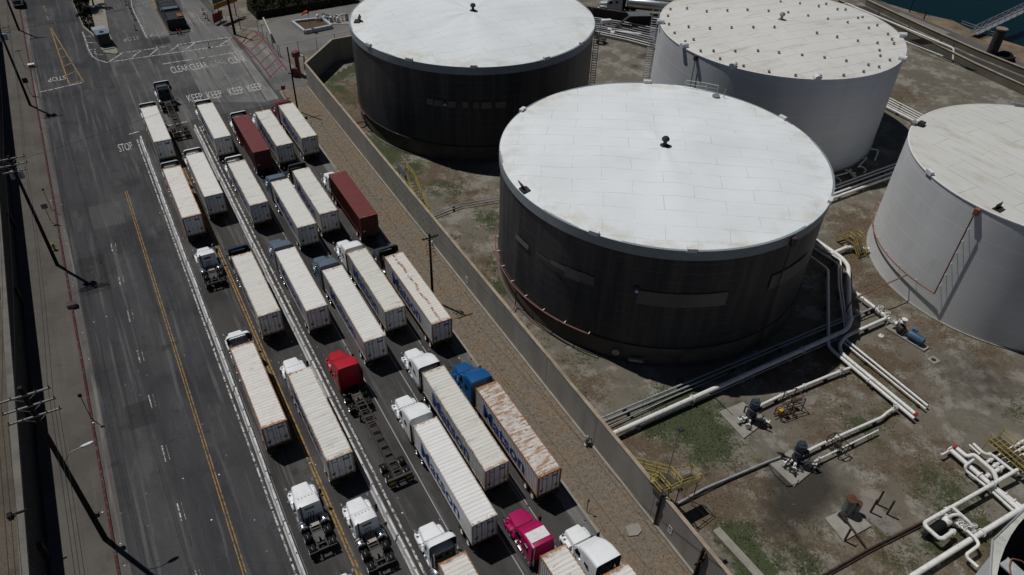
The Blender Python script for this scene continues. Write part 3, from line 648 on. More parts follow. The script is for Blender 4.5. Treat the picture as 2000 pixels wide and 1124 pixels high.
# -- back dark tank
t1 = tank(T1, 'black clad tank with white roof at the back, behind the wall corner', SHELL_D, RW1b, 1.0, True)
vent_head(T1, t1, 0, 0, T1[3]+.95, 1.0)
for q in ((713, 91), (800, 117), (925, 134), (1065, 114), (1145, 88)): rim_box(T1, t1, *q)
panel_patch(t1, T1, [(833, 192, 846, 206), (848, 195, 890, 211), (903, 199, 914, 212), (925, 200, 936, 212), (940, 200, 960, 212), (968, 200, 988, 210)])
diamond(t1, T1, 869, 202); 
h = MB(); p = at(698, 43, T1[3])-Vector((T1[0], T1[1], 0)); h.box(p, (.9, 1.4, .35)); h.box(p+Vector((.3, .3, .5)), (.08, 1.2, .9), .4, 0, R(25)); h.build('roof_hatch', dark_steel, t1)
railing(t1, [at(x, y, T1[3])-Vector((T1[0], T1[1], 0)) for x, y in ((1128, 0), (1138, 4), (1150, 10), (1156, 22))], mid_steel)
at1 = cyl_hit(T1, 1157, 110)[0]
ladder(t1, T1, tangent_angle(T1, False)-.0, 0, T1[3], .8, mid_steel, .1)
a0 = cyl_hit(T1, 698, 150)[0]; a1 = cyl_hit(T1, 716, 222)[0]
rp = MB(); rp.tube(arc(T1[2]+.35, a0-.1, a1, 3.0, 16)+[pol(T1[2]+.35, a1, .8)], .08, 6)
rp.build('fire_water_pipe', red_pipe, t1, True)
# -- white back tank
t2 = tank(T2, 'tall white tank whose stained roof is dotted with small vents', SHELL_W, RW2, .9, False)
p = at(1526, 38, T2[3]+.9)-Vector((T2[0], T2[1], 0)); vent_head(T2, t2, p.x, p.y, T2[3]+.8, 1.0, mid_steel)
def small_vent(root, x, y, z_, me=[None]):
    if me[0] is None: me[0] = MB().lathe([(0, 0), (.16, 0), (.13, .22), (.22, .24), (.18, .34), (0, .38)], 12).mesh('roof_vent_cap', True)
    o = link('roof_vent_cap', me[0], ventm, root); o.location = (x, y, z_)
ventm = plain('vent_grey', (.22, .22, .215), .6)
VENTS = [(1310, 15), (1342, 15), (1380, 23), (1420, 23), (1459, 23), (1500, 26), (1305, 28), (1307, 44), (1345, 51), (1386, 56), (1428, 57), (1470, 58), (1511, 59), (1318, 61), (1355, 75), (1339, 78), (1369, 96), (1394, 97), (1436, 99), (1480, 100), (1407, 111), (1453, 125), (1503, 136),
         (1524, 5), (1562, 8), (1599, 12), (1614, 6), (1538, 29), (1577, 35), (1616, 40), (1655, 45), (1636, 17), (1652, 17), (1676, 34), (1685, 32), (1697, 54), (1714, 47), (1735, 64), (1743, 74), (1714, 83), (1747, 82), (1594, 69), (1634, 75), (1675, 81), (1718, 97), (1720, 107), (1521, 104), (1566, 109), (1610, 113), (1653, 118), (1697, 124), (1739, 114), (1718, 127), (1555, 143), (1604, 145), (1649, 143), (1688, 136)]
for x, y in VENTS:
    p = at(x, y, T2[3]+.5)-Vector((T2[0], T2[1], 0)); r_ = math.hypot(p.x, p.y)
    if r_ < T2[2]-.3: small_vent(t2, p.x, p.y, roof_z(T2, .9, r_)-.02)
for x, y in ((1293, 46), (1339, 92), (1434, 129), (1594, 154), (1757, 72), (1757, 116)):
    p = at(x, y, T2[3]); a = math.atan2(p.y-T2[1], p.x-T2[0]); b = MB(); b.cyl((0, 0, 0), .45, 1.1, 14); o = b.build('rim_spout', white_p, t2, True); o.location = pol(T2[2]-.55, a, T2[3]+.25); o.rotation_euler = (0, R(90), a)
al = tangent_angle(T2, True)
ladder(t2, T2, al, 0, T2[3], 1.0, white_p, .25)
railing(t2, [at(x, y, T2[3])-Vector((T2[0], T2[1], 0)) for x, y in ((1288, 18), (1300, 0), (1318, 4))], mid_steel)
fd = MB(); aa, zz = cyl_hit(T2, 1361, 112); fd.box(pol(T2[2]+.25, aa, T2[3]-.5), (.5, .4, .7), aa); fd.tube([pol(T2[2]+.25, aa, T2[3]-.6), pol(T2[2]+.25, aa, 3)], .06, 6); fd.build('foam_pipe', rust_m, t2)
# -- right white tank
t4 = tank(T4, 'off-white tank at the right with a red pipe ringing its shell', SHELL_W2, RW4, .8, False)
aa = cyl_hit(T4, 1909, 415)[0]; zt = T4[3]-.4; ZR = cyl_hit(T4, 1772, 537, T4[2]+.45)[1]; ab = cyl_hit(T4, 1825, 574, T4[2]+.45)[0]; print('ring', ZR)
rp = MB(); ring_a0 = cyl_hit(T4, 1720, 395)[0]; rp.tube(arc(T4[2]+.45, tangent_angle(T4, True)-.5, ab, ZR, 30), .08, 6); rp.build('fire_water_pipe', red_pipe, t4, True)
rp = MB(); rp.box(pol(T4[2]+.25, aa, zt-.15), (.5, .5, .8), aa); rp.tube([pol(T4[2]+.6, aa, zt-.4), pol(T4[2]+.6, aa, ZR+.3), pol(T4[2]+.45, ab, ZR)], .08, 6); rp.build('foam_pipe', red_pipe, t4)
for k in range(6): z_ = ZR+1.2+k*1.6; MB().tube([pol(T4[2], aa, z_), pol(T4[2]+.6, aa, z_)], .035, 5).build('pipe_bracket', white_p, t4)
for k in range(8): q = tangent_angle(T4, True)-.3+k*.18; MB().tube([pol(T4[2], q, ZR), pol(T4[2]+.5, q, ZR)], .04, 5).build('pipe_bracket', white_p, t4)
for q, w_ in (((1800, 340), 1.0), ((1792, 246), .9), ((1992, 210), 1.4)): rim_box(T4, t4, q[0], q[1], w_, .5, white_p if q[0] == 1800 else mid_steel)
h = MB(); p = at(1950, 410, T4[3])-Vector((T4[0], T4[1], 0)); h.box(p, (1.1, .9, .25), .6); h.box(p+Vector((0, .25, .35)), (1.2, .08, .6), .6); h.build('roof_hatch', dark_steel, t4)
p = at(1793, 247, T4[3])-Vector((T4[0], T4[1], 0)); MB().box(p+Vector((.3, 0, .3)), (.9, .7, .6), .7).build('vent_box', dark_steel, t4)
# -- open tank at the corner
T5 = (46.2, 17.6, 18.5, 15.0)
t5 = thing('storage_tank', 'open-topped white tank cut by the bottom right corner, with angular rim walkway', 'oil tank', (T5[0], T5[1], 0), 0, 'oil storage tanks in the yard')
ca = math.atan2(29.02-T5[1], 32.83-T5[0])
cyl_shell('shell', T5[2]-1.6, 0, T5[3]-.3, SHELL_W, t5)
cyl_shell('inner_wall', T5[2]-1.75, .3, T5[3], dark_steel, t5)  # shade of the deep open tank put into this dark inside
MB().cyl((0, 0, 3.0), T5[2]-1.8, .4, 64).build('floating_roof', dark_steel, t5)
Rc = math.hypot(29.02-T5[1], 32.83-T5[0]); vs = []; NN = 14
for k in range(NN*6):
    f = k/6; i0 = int(f); u = f-i0; p0 = pol(Rc, ca+2*math.pi*i0/NN, 0); p1 = pol(Rc, ca+2*math.pi*(i0+1)/NN, 0); po = p0*(1-u)+p1*u; ang = math.atan2(po.y, po.x); pi_ = pol(T5[2]-1.75, ang, 0)
    vs.append([Vector((po.x, po.y, T5[3]-.12)), Vector((po.x, po.y, T5[3])), Vector((pi_.x, pi_.y, T5[3])), Vector((pi_.x, pi_.y, T5[3]-.12))])
MB().loft(vs+[vs[0]], cap=False).build('rim_walkway', paint('rim_walkway_paint', (.55, .55, .50), .6, var=.2, dirtamt=.4, scale=.5), t5)
b = MB()
for k in range(NN): p0 = pol(Rc-.06, ca+2*math.pi*k/NN, T5[3]); p1 = pol(Rc-.06, ca+2*math.pi*(k+1)/NN, T5[3]); b.tube([p0+Vector((0, 0, .05)), p1+Vector((0, 0, .05))], .05, 5)
b.build('toe_rail', grey_pipe, t5)
p = at(1972, 1118, T5[3]+.3)-Vector((T5[0], T5[1], 0)); b = MB(); b.box(p+Vector((.2, .0, .2)), (.9, 1.5, .12), R(28)); b.box(p+Vector((.55, .25, -.2)), (.08, 1.5, .9), R(28)); b.build('gauge_platform', paint('platform_grey', (.45, .46, .47), .5), t5)
b = MB(); b.tube(fillet([p+Vector((-.4, -.9, .4)), p+Vector((-.1, .2, .4)), p+Vector((.3, .75, .4)), p+Vector((1.1, .7, .2)), p+Vector((1.3, .3, .1))], .2), .05, 7); b.build('fire_water_pipe', red_pipe, t5, True)

# ================================================================== BARRIERS
def barrier_mesh():
    b = MB(); hw = [(-.30, 0), (-.30, .08), (-.18, .30), (-.09, .81), (.09, .81), (.18, .30), (.30, .08), (.30, 0)]
    b.loft([[Vector((x, y, z)) for x, z in hw] for y in (-2.93, -2.9, -1.0, 1.0, 2.9, 2.93)]); return b.mesh('concrete_barrier')
BAR = barrier_mesh()
def barrier_paint():
    n = NT('barrier_paint'); v = n.objc(); a = n.noise(n.mapv(v, scale=(2, .8, 2)), 1, 7, .7); c = n.mix(n.ramp(a, .45, .66), (.60, .60, .60), (.36, .355, .345))
    d = n.ramp(n.noise(n.mapv(v, scale=(2, 1.5, 2)), 1.5, 6, .75), .62, .68); c = n.mix(n.math('MULTIPLY', d, .8), c, (.05, .048, .045)); return n.done(c, .85, 0, .2)
BARM = barrier_paint()
ORD = ['first', 'second', 'third', 'fourth', 'fifth', 'sixth', 'seventh', 'eighth', 'ninth', 'tenth', 'eleventh', 'twelfth', 'thirteenth', 'fourteenth', 'fifteenth', 'sixteenth', 'seventeenth', 'eighteenth', 'nineteenth', 'twentieth']
loopm = MB().tube(fillet([(-.04, -2.93, .2), (-.04, -3.03, .2), (.04, -3.03, .2), (.04, -2.93, .2)], .04), .02, 5).mesh('joining_loop')
capm = MB().b2(-.05, .05, -.6, -.45, .81, .87).b2(-.05, .05, 1.5, 1.62, .81, .86).mesh('reflector_stub')
def barriers(row, t0f, s0, s1, grp):
    s_ = s1-3; k = 0
    while s_ > s0:
        o = link('concrete_barrier', BAR, BARM); o.location = L(s_, t0f(s_)+random.uniform(-.05, .05)); o.rotation_euler = (0, 0, -TH+random.uniform(-.008, .008))
        lst.append((s_, o)); s_ -= 6.02
        q = link('joining_loop', loopm, dark_steel, o); q = link('reflector_stub', capm, dark_steel, o)
    for k, (_, o) in enumerate(sorted(lst, key=lambda a: a[0])): tag(o, f'white concrete barrier segment, {ORD[k]} from the near end of the {row} barrier row', 'barrier', grp)
lst = []; barriers('left', lambda s_: 2.52+.0*s_, 31, 120.5, 'concrete barriers of the left row')
lst = []; barriers('right', lambda s_: 10.72, 29, 120.5, 'concrete barriers of the right row')

# ================================================================== VEHICLES
WR = .51
def tyre_mesh(w_, name='tyre', r=WR): return MB().lathe([(.30*r/.51, -w_/2), (r*.90, -w_/2), (r, -w_/2+.05), (r, w_/2-.05), (r*.90, w_/2), (.30*r/.51, w_/2)], 20, 'X').mesh(name, True)
TY1 = tyre_mesh(.30); TY2 = tyre_mesh(.27)
RIM1 = MB().lathe([(0, -.03), (.12, -.03), (.14, -.1), (.30, -.13), (.31, -.15), (.31, .15), (.30, .13), (.14, .1), (.12, .03), (0, .03)], 16, 'X').mesh('wheel', True)
RIM2 = MB().lathe([(0, -.30), (.12, -.30), (.14, -.18), (.30, -.24), (.31, -.30), (.31, .30), (.30, .24), (.14, .18), (.12, .30), (0, .30)], 16, 'X').mesh('wheel', True)
def wheel(root, x, y, dual=False, rimm=alum):
    w_ = link('wheel', RIM2 if dual else RIM1, rimm, root); w_.location = (x, y, WR)
    for dx in ((-.16, .16) if dual else (0,)): t_ = link('tyre', TY2 if dual else TY1, black_m, w_); t_.location = (dx, 0, 0)
def rr_ring(y, wb_, wt, z0, z1, r=.15, n=4):
    """rounded cross-section of a cab: wb_ half width at the bottom, wt at the top"""
    pts = []; c = [((wt-r), z1-r, 0), (-(wt-r), z1-r, 90)]
    for cx_, cz, a0 in c:
        for k in range(n+1): a = R(a0+90*k/n); pts.append(Vector((cx_+r*math.cos(a), y, cz+r*math.sin(a))))
    pts += [Vector((-wb_, y, z0+.05)), Vector((-wb_+.05, y, z0)), Vector((wb_-.05, y, z0)), Vector((wb_, y, z0+.05))]
    return pts
def make_tractor(kind, pm, rimm, accent=None, roofm=None, bodym2=None):
    root = bpy.data.objects.new('truck_tractor', None); COL.objects.link(root); root.empty_display_size = .3
    day = kind == 'day'; short = kind in ('day', 'defl')
    fr_end = -7.1 if short else -8.3; ax = (-5.15, -6.45) if short else (-6.35, -7.65)
    # hood with fenders
    hd = MB(); hd.loft([rr_ring(-.02, .62, .55, .80, 1.35, .18), rr_ring(-.12, .82, .74, .70, 1.58, .22), rr_ring(-.7, .90, .80, .75, 1.74, .22), rr_ring(-1.95, 1.0, .93, .85, 1.95, .22)])
    for s_ in (-1, 1):
        ring = []
        for y, zt_, wd in ((-.25, 1.02, .20), (-.45, 1.16, .27), (-1.15, 1.22, .28), (-1.75, 1.16, .27), (-2.0, .95, .22)):
            ring.append([Vector((s_*(.98+dx*wd), y, z_)) for dx, z_ in ((-1, .82), (-1, zt_-.08), (-.5, zt_), (.6, zt_-.02), (1, zt_-.14), (1, .78))])
        hd.loft(ring)
    hd.build('hood', accent or pm, root, True)
    b = MB(); b.loft([rr_ring(.10, 1.12, 1.10, .32, .70, .1), rr_ring(-.22, 1.2, 1.18, .32, .72, .1)]); b.build('bumper', pm if kind != 'mid' else chrome, root, True)
    MB().b2(-.5, .5, -.01, .03, .75, 1.32).build('grille', chrome if kind in ('mid', 'open', 'defl') else dark_steel, root)
    for s_ in (-1, 1): MB().box((s_*.86, -.16, .98), (.30, .18, .24), -s_*.3).build('headlight', chrome, root)
    # cab
    cb_ = MB(); re = -3.55 if day else (-4.75 if kind == 'open' else (-3.8 if kind == 'defl' else -5.25))
    if day:
        st_ = [(-1.82, 1.05, 1.0, .75, 1.97, .2), (-2.28, 1.1, 1.0, .7, 2.62, .22), (-2.6, 1.12, 1.02, .7, 2.80, .24), (-3.1, 1.12, 1.04, .7, 2.86, .24), (re, 1.12, 1.03, .7, 2.84, .2)]
    elif kind == 'high':
        st_ = [(-1.82, 1.05, 1.0, .75, 1.97, .2), (-2.30, 1.1, .98, .7, 2.58, .3), (-2.62, 1.12, 1.0, .65, 2.86, .34), (-3.1, 1.18, 1.08, .6, 3.30, .36), (-3.7, 1.22, 1.14, .6, 3.68, .36), (-4.4, 1.23, 1.17, .6, 3.90, .34), (re, 1.23, 1.18, .6, 3.98, .30)]
    elif kind in ('open', 'defl'):
        st_ = [(-1.82, 1.05, 1.0, .75, 1.97, .2), (-2.28, 1.1, 1.0, .7, 2.60, .24), (-2.6, 1.12, 1.02, .65, 2.72, .24), (-3.3, 1.18, 1.12, .6, 2.75, .2), (re, 1.18, 1.12, .6, 2.75, .2)]
    else:
        st_ = [(-1.82, 1.05, 1.0, .75, 1.97, .2), (-2.28, 1.1, 1.0, .7, 2.60, .26), (-2.6, 1.12, 1.02, .65, 2.86, .28), (-3.4, 1.16, 1.08, .6, 3.12, .28), (-4.3, 1.18, 1.1, .6, 3.22, .26), (re+.4, 1.18, 1.1, .6, 3.2, .24)]; re = re+.4
    cb_.loft([rr_ring(*a) for a in st_]); cab = cb_.build('cab', pm, root, True)
    # glass
    ws = MB(); z0, z1 = 2.02, 2.55
    ws.add([(-.90, -1.80-.02, z0), (.90, -1.82, z0), (.84, -2.235, z1), (-.84, -2.235, z1), (-.90, -1.86, z0), (.90, -1.86, z0), (.84, -2.275, z1), (-.84, -2.275, z1)], [(0, 1, 2, 3), (4, 7, 6, 5), (0, 4, 5, 1), (1, 5, 6, 2), (2, 6, 7, 3), (3, 7, 4, 0)]); ws.build('windshield', glass, root)
    for s_ in (-1, 1):
        MB().add([(s_*1.115, -2.15, 1.75), (s_*1.115, -3.0, 1.75), (s_*1.085, -2.95, 2.38), (s_*1.075, -2.42, 2.38), (s_*1.03, -2.15, 1.75), (s_*1.03, -3.0, 1.75), (s_*1.0, -2.95, 2.38), (s_*1.0, -2.42, 2.38)], [(0, 1, 2, 3), (4, 7, 6, 5), (0, 4, 5, 1), (1, 5, 6, 2), (2, 6, 7, 3), (3, 7, 4, 0)]).build('side_window', glass, root)
        if not short: MB().b2(min(s_*1.1, s_*1.235), max(s_*1.1, s_*1.235), -4.25, -3.75, 2.05, 2.5).build('sleeper_window', glass, root)
        # door seams, handle
        for yy in (-2.12, -3.12): MB().add([(s_*1.10, yy, .8), (s_*1.128, yy, .8), (s_*1.10, yy, 1.72), (s_*1.118, yy, 1.72), (s_*1.10, yy-.025, .8), (s_*1.128, yy-.025, .8), (s_*1.10, yy-.025, 1.72), (s_*1.118, yy-.025, 1.72)], [(0, 1, 3, 2), (4, 6, 7, 5), (0, 4, 5, 1), (2, 3, 7, 6), (0, 2, 6, 4), (1, 5, 7, 3)]).build('door_seam', black_m, root)
        MB().b2(min(s_*1.1, s_*1.15), max(s_*1.1, s_*1.15), -3.05, -2.88, 1.5, 1.56).build('door_handle', chrome, root)
        # mirrors on arms
        mm = MB(); mm.box((s_*1.42, -2.02, 1.95), (.22, .12, .62)); mm.tube([(s_*1.05, -2.05, 2.2), (s_*1.40, -2.02, 2.2)], .025, 5); mm.tube([(s_*1.05, -2.05, 1.75), (s_*1.40, -2.02, 1.75)], .025, 5); mm.build('mirror', black_m if s_ > 0 else chrome, root)
        hm = MB(); hm.tube([(s_*.9, -.5, 1.45), (s_*1.22, -.35, 1.85)], .018, 5); hm.cyl((s_*1.22, -.33, 1.78), .10, .16, 10); hm.build('hood_mirror', chrome, root, True)
        ft_ = MB(); y0, y1 = (-3.75, -4.55) if short else (-3.35, -4.9); rr_ = .42 if short else .34
        ft_.lathe([(0, y1), (rr_-.03, y1), (rr_, y1+.04), (rr_, y0-.04), (rr_-.03, y0), (0, y0)], 18, 'Y', (s_*.95, 0, .82 if day else .68)); ft_.build('fuel_tank', chrome if (day or kind == 'mid') else alum, root, True)
        sp = MB()
        for y in ((y0*.85+y1*.15), (y0*.5+y1*.5), (y0*.15+y1*.85)): sp.lathe([(rr_, y-.05), (rr_+.015, y-.05), (rr_+.015, y+.05), (rr_, y+.05)], 18, 'Y', (s_*.95, 0, .82 if day else .68))
        sp.build('tank_strap', mid_steel, root)
        stp = MB(); stp.b2(min(s_*.95, s_*1.2), max(s_*.95, s_*1.2), -3.3, -2.2, .38, .72); stp.build('step', chrome if kind in ('mid', 'day') else pm, root)
        MB().b2(s_*.93-.28, s_*.93+.28, fr_end-.02, fr_end+.0, .2, .95).build('mud_flap', black_m, root)
    MB().b2(-.97, .97, -2.0, -1.83, 1.90, 1.995).build('cowl_shadow_strip', black_m, root)  # black strip: dark cowl gap with the windshield's shadow painted in
    for s_ in (-1, 1): MB().tube([(s_*.3, -1.86, 2.02), (s_*.05, -2.12, 2.40)], .014, 4).build('wiper', black_m, root)
    MB().tube([(.85, -2.7, 2.6), (.9, -2.75, 3.6 if short else 4.2)], .012, 4).build('antenna', black_m, root)
    rw = MB()
    if day: rw.b2(-.42, .42, re-.012, re+.03, 2.18, 2.42); rw.build('rear_window', glass, root)
    if kind in ('open', 'defl'):
        MB().b2(-1.1, 1.1, re-.006, re+.03, .95, 2.7).build('rear_panel', paint('rear_panel_grey', (.05, .05, .055), .6), root)
        for s_ in (-1, 1): MB().b2(min(s_*.15, s_*.75), max(s_*.15, s_*.75), re-.012, re+.03, 1.9, 2.35).build('rear_window', glass, root)
        def uring(y, w_, zt_, zb, r=.3, n=5):
            pts = [Vector((w_, y, zb))]
            for cx_, a0 in ((w_-r, 0), (-(w_-r), 90)):
                for k in range(n+1): a = R(a0+90*k/n); pts.append(Vector((cx_+r*math.cos(a), y, zt_-r+r*math.sin(a))))
            return pts+[Vector((-w_, y, zb))]
        S_ = [(-2.45, .95, 2.78, 2.5), (-2.8, 1.05, 3.10, 2.5), (-3.4, 1.15, 3.52, 2.5), (-4.1, 1.21, 3.82, 2.5), (-5.35, 1.24, 3.98, 1.3)]
        if kind == 'defl': S_ = [(-2.42, .92, 2.78, 2.5), (-2.55, 1.0, 3.15, 2.5), (-2.8, 1.1, 3.55, 2.45), (-3.15, 1.2, 3.85, 2.4), (-3.5, 1.23, 3.98, 2.2), (-3.7, 1.24, 4.0, 1.6)]
        MB().loft([uring(*a) for a in S_], cap=False, closed=False).build('roof_fairing', pm, root, True)
        MB().loft([uring(a[0], a[1]-.05, a[2]-.05, a[3]) for a in S_[1:]], cap=False, closed=False).build('fairing_inner_shade', paint('fairing_inner_shade', (.05, .05, .055), .7), root, True)  # unpainted inner shell, its colour darkened for the shade in the hollow
    if kind == 'high':
        for s_ in (-1, 1): MB().b2(s_*1.22-.02, s_*1.22+.02, re-.55, re+.0, .8, 3.5 if kind == 'high' else 2.3).build('side_extender', black_m if kind == 'high' else pm, root)
    if kind == 'high' and pm in (PS, PG, PX, PB, PD): MB().b2(-1.05, 1.05, re-.012, re+.03, 1.0, 3.6).build('rear_panel', PX if pm != PB else PBl, root)  # darker panel puts the shade of the cab's back into its colour
    if kind == 'mid':
        b = MB(); b.loft([rr_ring(-3.35, .95, .92, 3.0, 3.16, .05), rr_ring(-4.45, .95, .92, 3.0, 3.27, .05)]); b.build('roof_cap', white_p, root)
    zt_ = {'day': 2.80, 'high': 2.95, 'open': 2.80, 'defl': 2.80, 'mid': 2.9}[kind]
    for k in range(5): MB().box((-.6+.3*k, -2.62 if kind != 'high' else -2.72, zt_+.01), (.08, .06, .05)).build('marker_light', amber_d, root)
    # frame
    f = MB()
    for s_ in (-1, 1): f.b2(s_*.42-.05, s_*.42+.05, fr_end, -.4, .82, 1.08)
    for y in ([re-.6, re-1.3]+[ax[0], ax[1], fr_end+.1, ax[0]+.75]): f.b2(-.37, .37, y-.08, y+.08, .84, 1.05)
    f.tube([(0, -2.5, .75), (0, ax[1], .6)], .08, 8); f.box((0, ax[0], .52), (1.5, .22, .22)); f.box((0, ax[1], .52), (1.5, .22, .22)); f.box((0, -1.25, .45), (1.7, .14, .14))
    f.cyl((0, ax[0], .42), .24, .4, 12); f.cyl((0, ax[1], .42), .24, .4, 12); f.b2(-1.15, 1.15, fr_end+.0, fr_end+.08, .92, 1.02); f.build('frame', dark_steel, root)
    fw_ = MB(); yk = (ax[0]+ax[1])/2; fw_.prism([(-.46, yk+.45), (.46, yk+.45), (.46, yk-.1), (.3, yk-.55), (.12, yk-.55), (.06, yk-.1), (-.06, yk-.1), (-.12, yk-.55), (-.3, yk-.55), (-.46, yk-.1)], 1.10, 1.19); fw_.b2(-.5, .5, yk-.15, yk+.15, 1.02, 1.10); fw_.build('fifth_wheel', paint('greasy_steel', (.06, .055, .05), .5), root)
    if day:
        dp = MB()
        for k in range(9): dp.b2(-.42, .42, -4.62+k*.11, -4.55+k*.11, 1.08, 1.13)
        dp.build('deck_plate', paint('deck_plate_tan', (.42, .38, .33), .5, .4), root)
        ex = MB(); ex.tube([(-.75, -3.68, .9), (-.75, -3.68, 3.1)], .07, 8); ex.build('exhaust_stack', dark_steel, root)
        ln_ = MB()
        for dx in (-.25, -.05, .18): ln_.tube(fillet([(dx, -3.57, 1.75), (dx+.08, -3.8, 1.9), (dx-.1, -3.95, 1.4), (dx, -4.1, 1.1)], .15), .03, 5)
        ln_.build('air_line', black_m, root)
    elif kind in ('open', 'mid', 'defl'):
        for s_ in (-1, 1): MB().tube([(s_*.95, re-.18, .8), (s_*.95, re-.18, 3.3)], .08, 8).build('exhaust_stack', chrome, root)
    for s_ in (-1, 1):
        wheel(root, s_*1.02, -1.25, False, rimm)
        for a in ax: wheel(root, s_*.91, a, True, rimm)
    snapshot(root); root.hide_render = False
    return root
def make_chassis(Lc, tailm=dark_steel):
    root = bpy.data.objects.new('container_chassis', None); COL.objects.link(root); root.empty_display_size = .3
    r = MB()
    for s_ in (-1, 1): r.b2(s_*.43-.05, s_*.43+.05, -2.5, -.1, 1.10, 1.24); r.b2(s_*.43-.055, s_*.43+.055, -Lc, -2.45, .86, 1.20)
    y = -.7
    while y > -Lc+.3: r.b2(-.38, .38, y-.06, y+.06, 1.0 if y < -2.5 else 1.12, 1.16 if y < -2.5 else 1.22); y -= 1.05
    for y in (-2.6, -4.4, -6.6): r.b2(-.38, .38, y-.25, y-.18, .95, 1.12); r.tube([(-.3, y, 1.0), (.3, y-.8, 1.0)], .03, 5)
    r.build('main_frame', paint('chassis_brown_steel', (.055, .040, .034), .7, var=.4, rust=.4), root)
    for y, nm in ((-.12, 'front_bolster'), (-Lc+.14, 'rear_bolster')): 
        o = MB().b2(-1.2, 1.2, y-.12, y+.12, 1.05, 1.235).build(nm, dark_steel, root)
        if nm == 'front_bolster':
            for s_ in (-1, 1): MB().b2(s_*1.12-.14, s_*1.12+.14, y+.12, y+.18, 1.08, 1.2).build('marker_light', orange_l, o)
    for s_ in (-1, 1): MB().b2(s_*.85-.3, s_*.85+.3, -Lc-.03, -Lc+.0, .62, 1.02).build('rear_marker_board', tailm, root)
    bp = MB(); bp.b2(-1.1, 1.1, -Lc-.02, -Lc+.1, .42, .56); bp.b2(-.6, -.5, -Lc, -Lc+.1, .56, 1.1); bp.b2(.5, .6, -Lc, -Lc+.1, .56, 1.1); bp.build('rear_bumper', dark_steel, root)
    lg = MB()
    for s_ in (-1, 1): lg.b2(s_*.62-.07, s_*.62+.07, -3.2, -3.05, .25, 1.0); lg.b2(s_*.62-.15, s_*.62+.15, -3.25, -3.0, .18, .25)
    lg.tube([(-.62, -3.12, .6), (.62, -3.12, .9)], .03, 5); lg.build('landing_gear', dark_steel, root)
    ys = (-Lc+2.15, -Lc+.9)
    axl = MB()
    for y in ys: axl.tube([(-.8, y, WR), (.8, y, WR)], .07, 8); axl.b2(-.5, -.36, y-.55, y+.55, .62, .74); axl.b2(.36, .5, y-.55, y+.55, .62, .74)
    axl.build('axle', dark_steel, root)
    for s_ in (-1, 1):
        fl = MB(); fl.b2(s_*.9-.3, s_*.9+.3, -Lc+.18, -Lc+.2, .25, .95); fl.build('mud_flap', black_m, root)
        for y in ys: wheel(root, s_*.91, y, True, white_p if True else alum)
    snapshot(root); return root
CM = {}
lockm = plain('dull_lock_steel', (.10, .105, .115), .5)
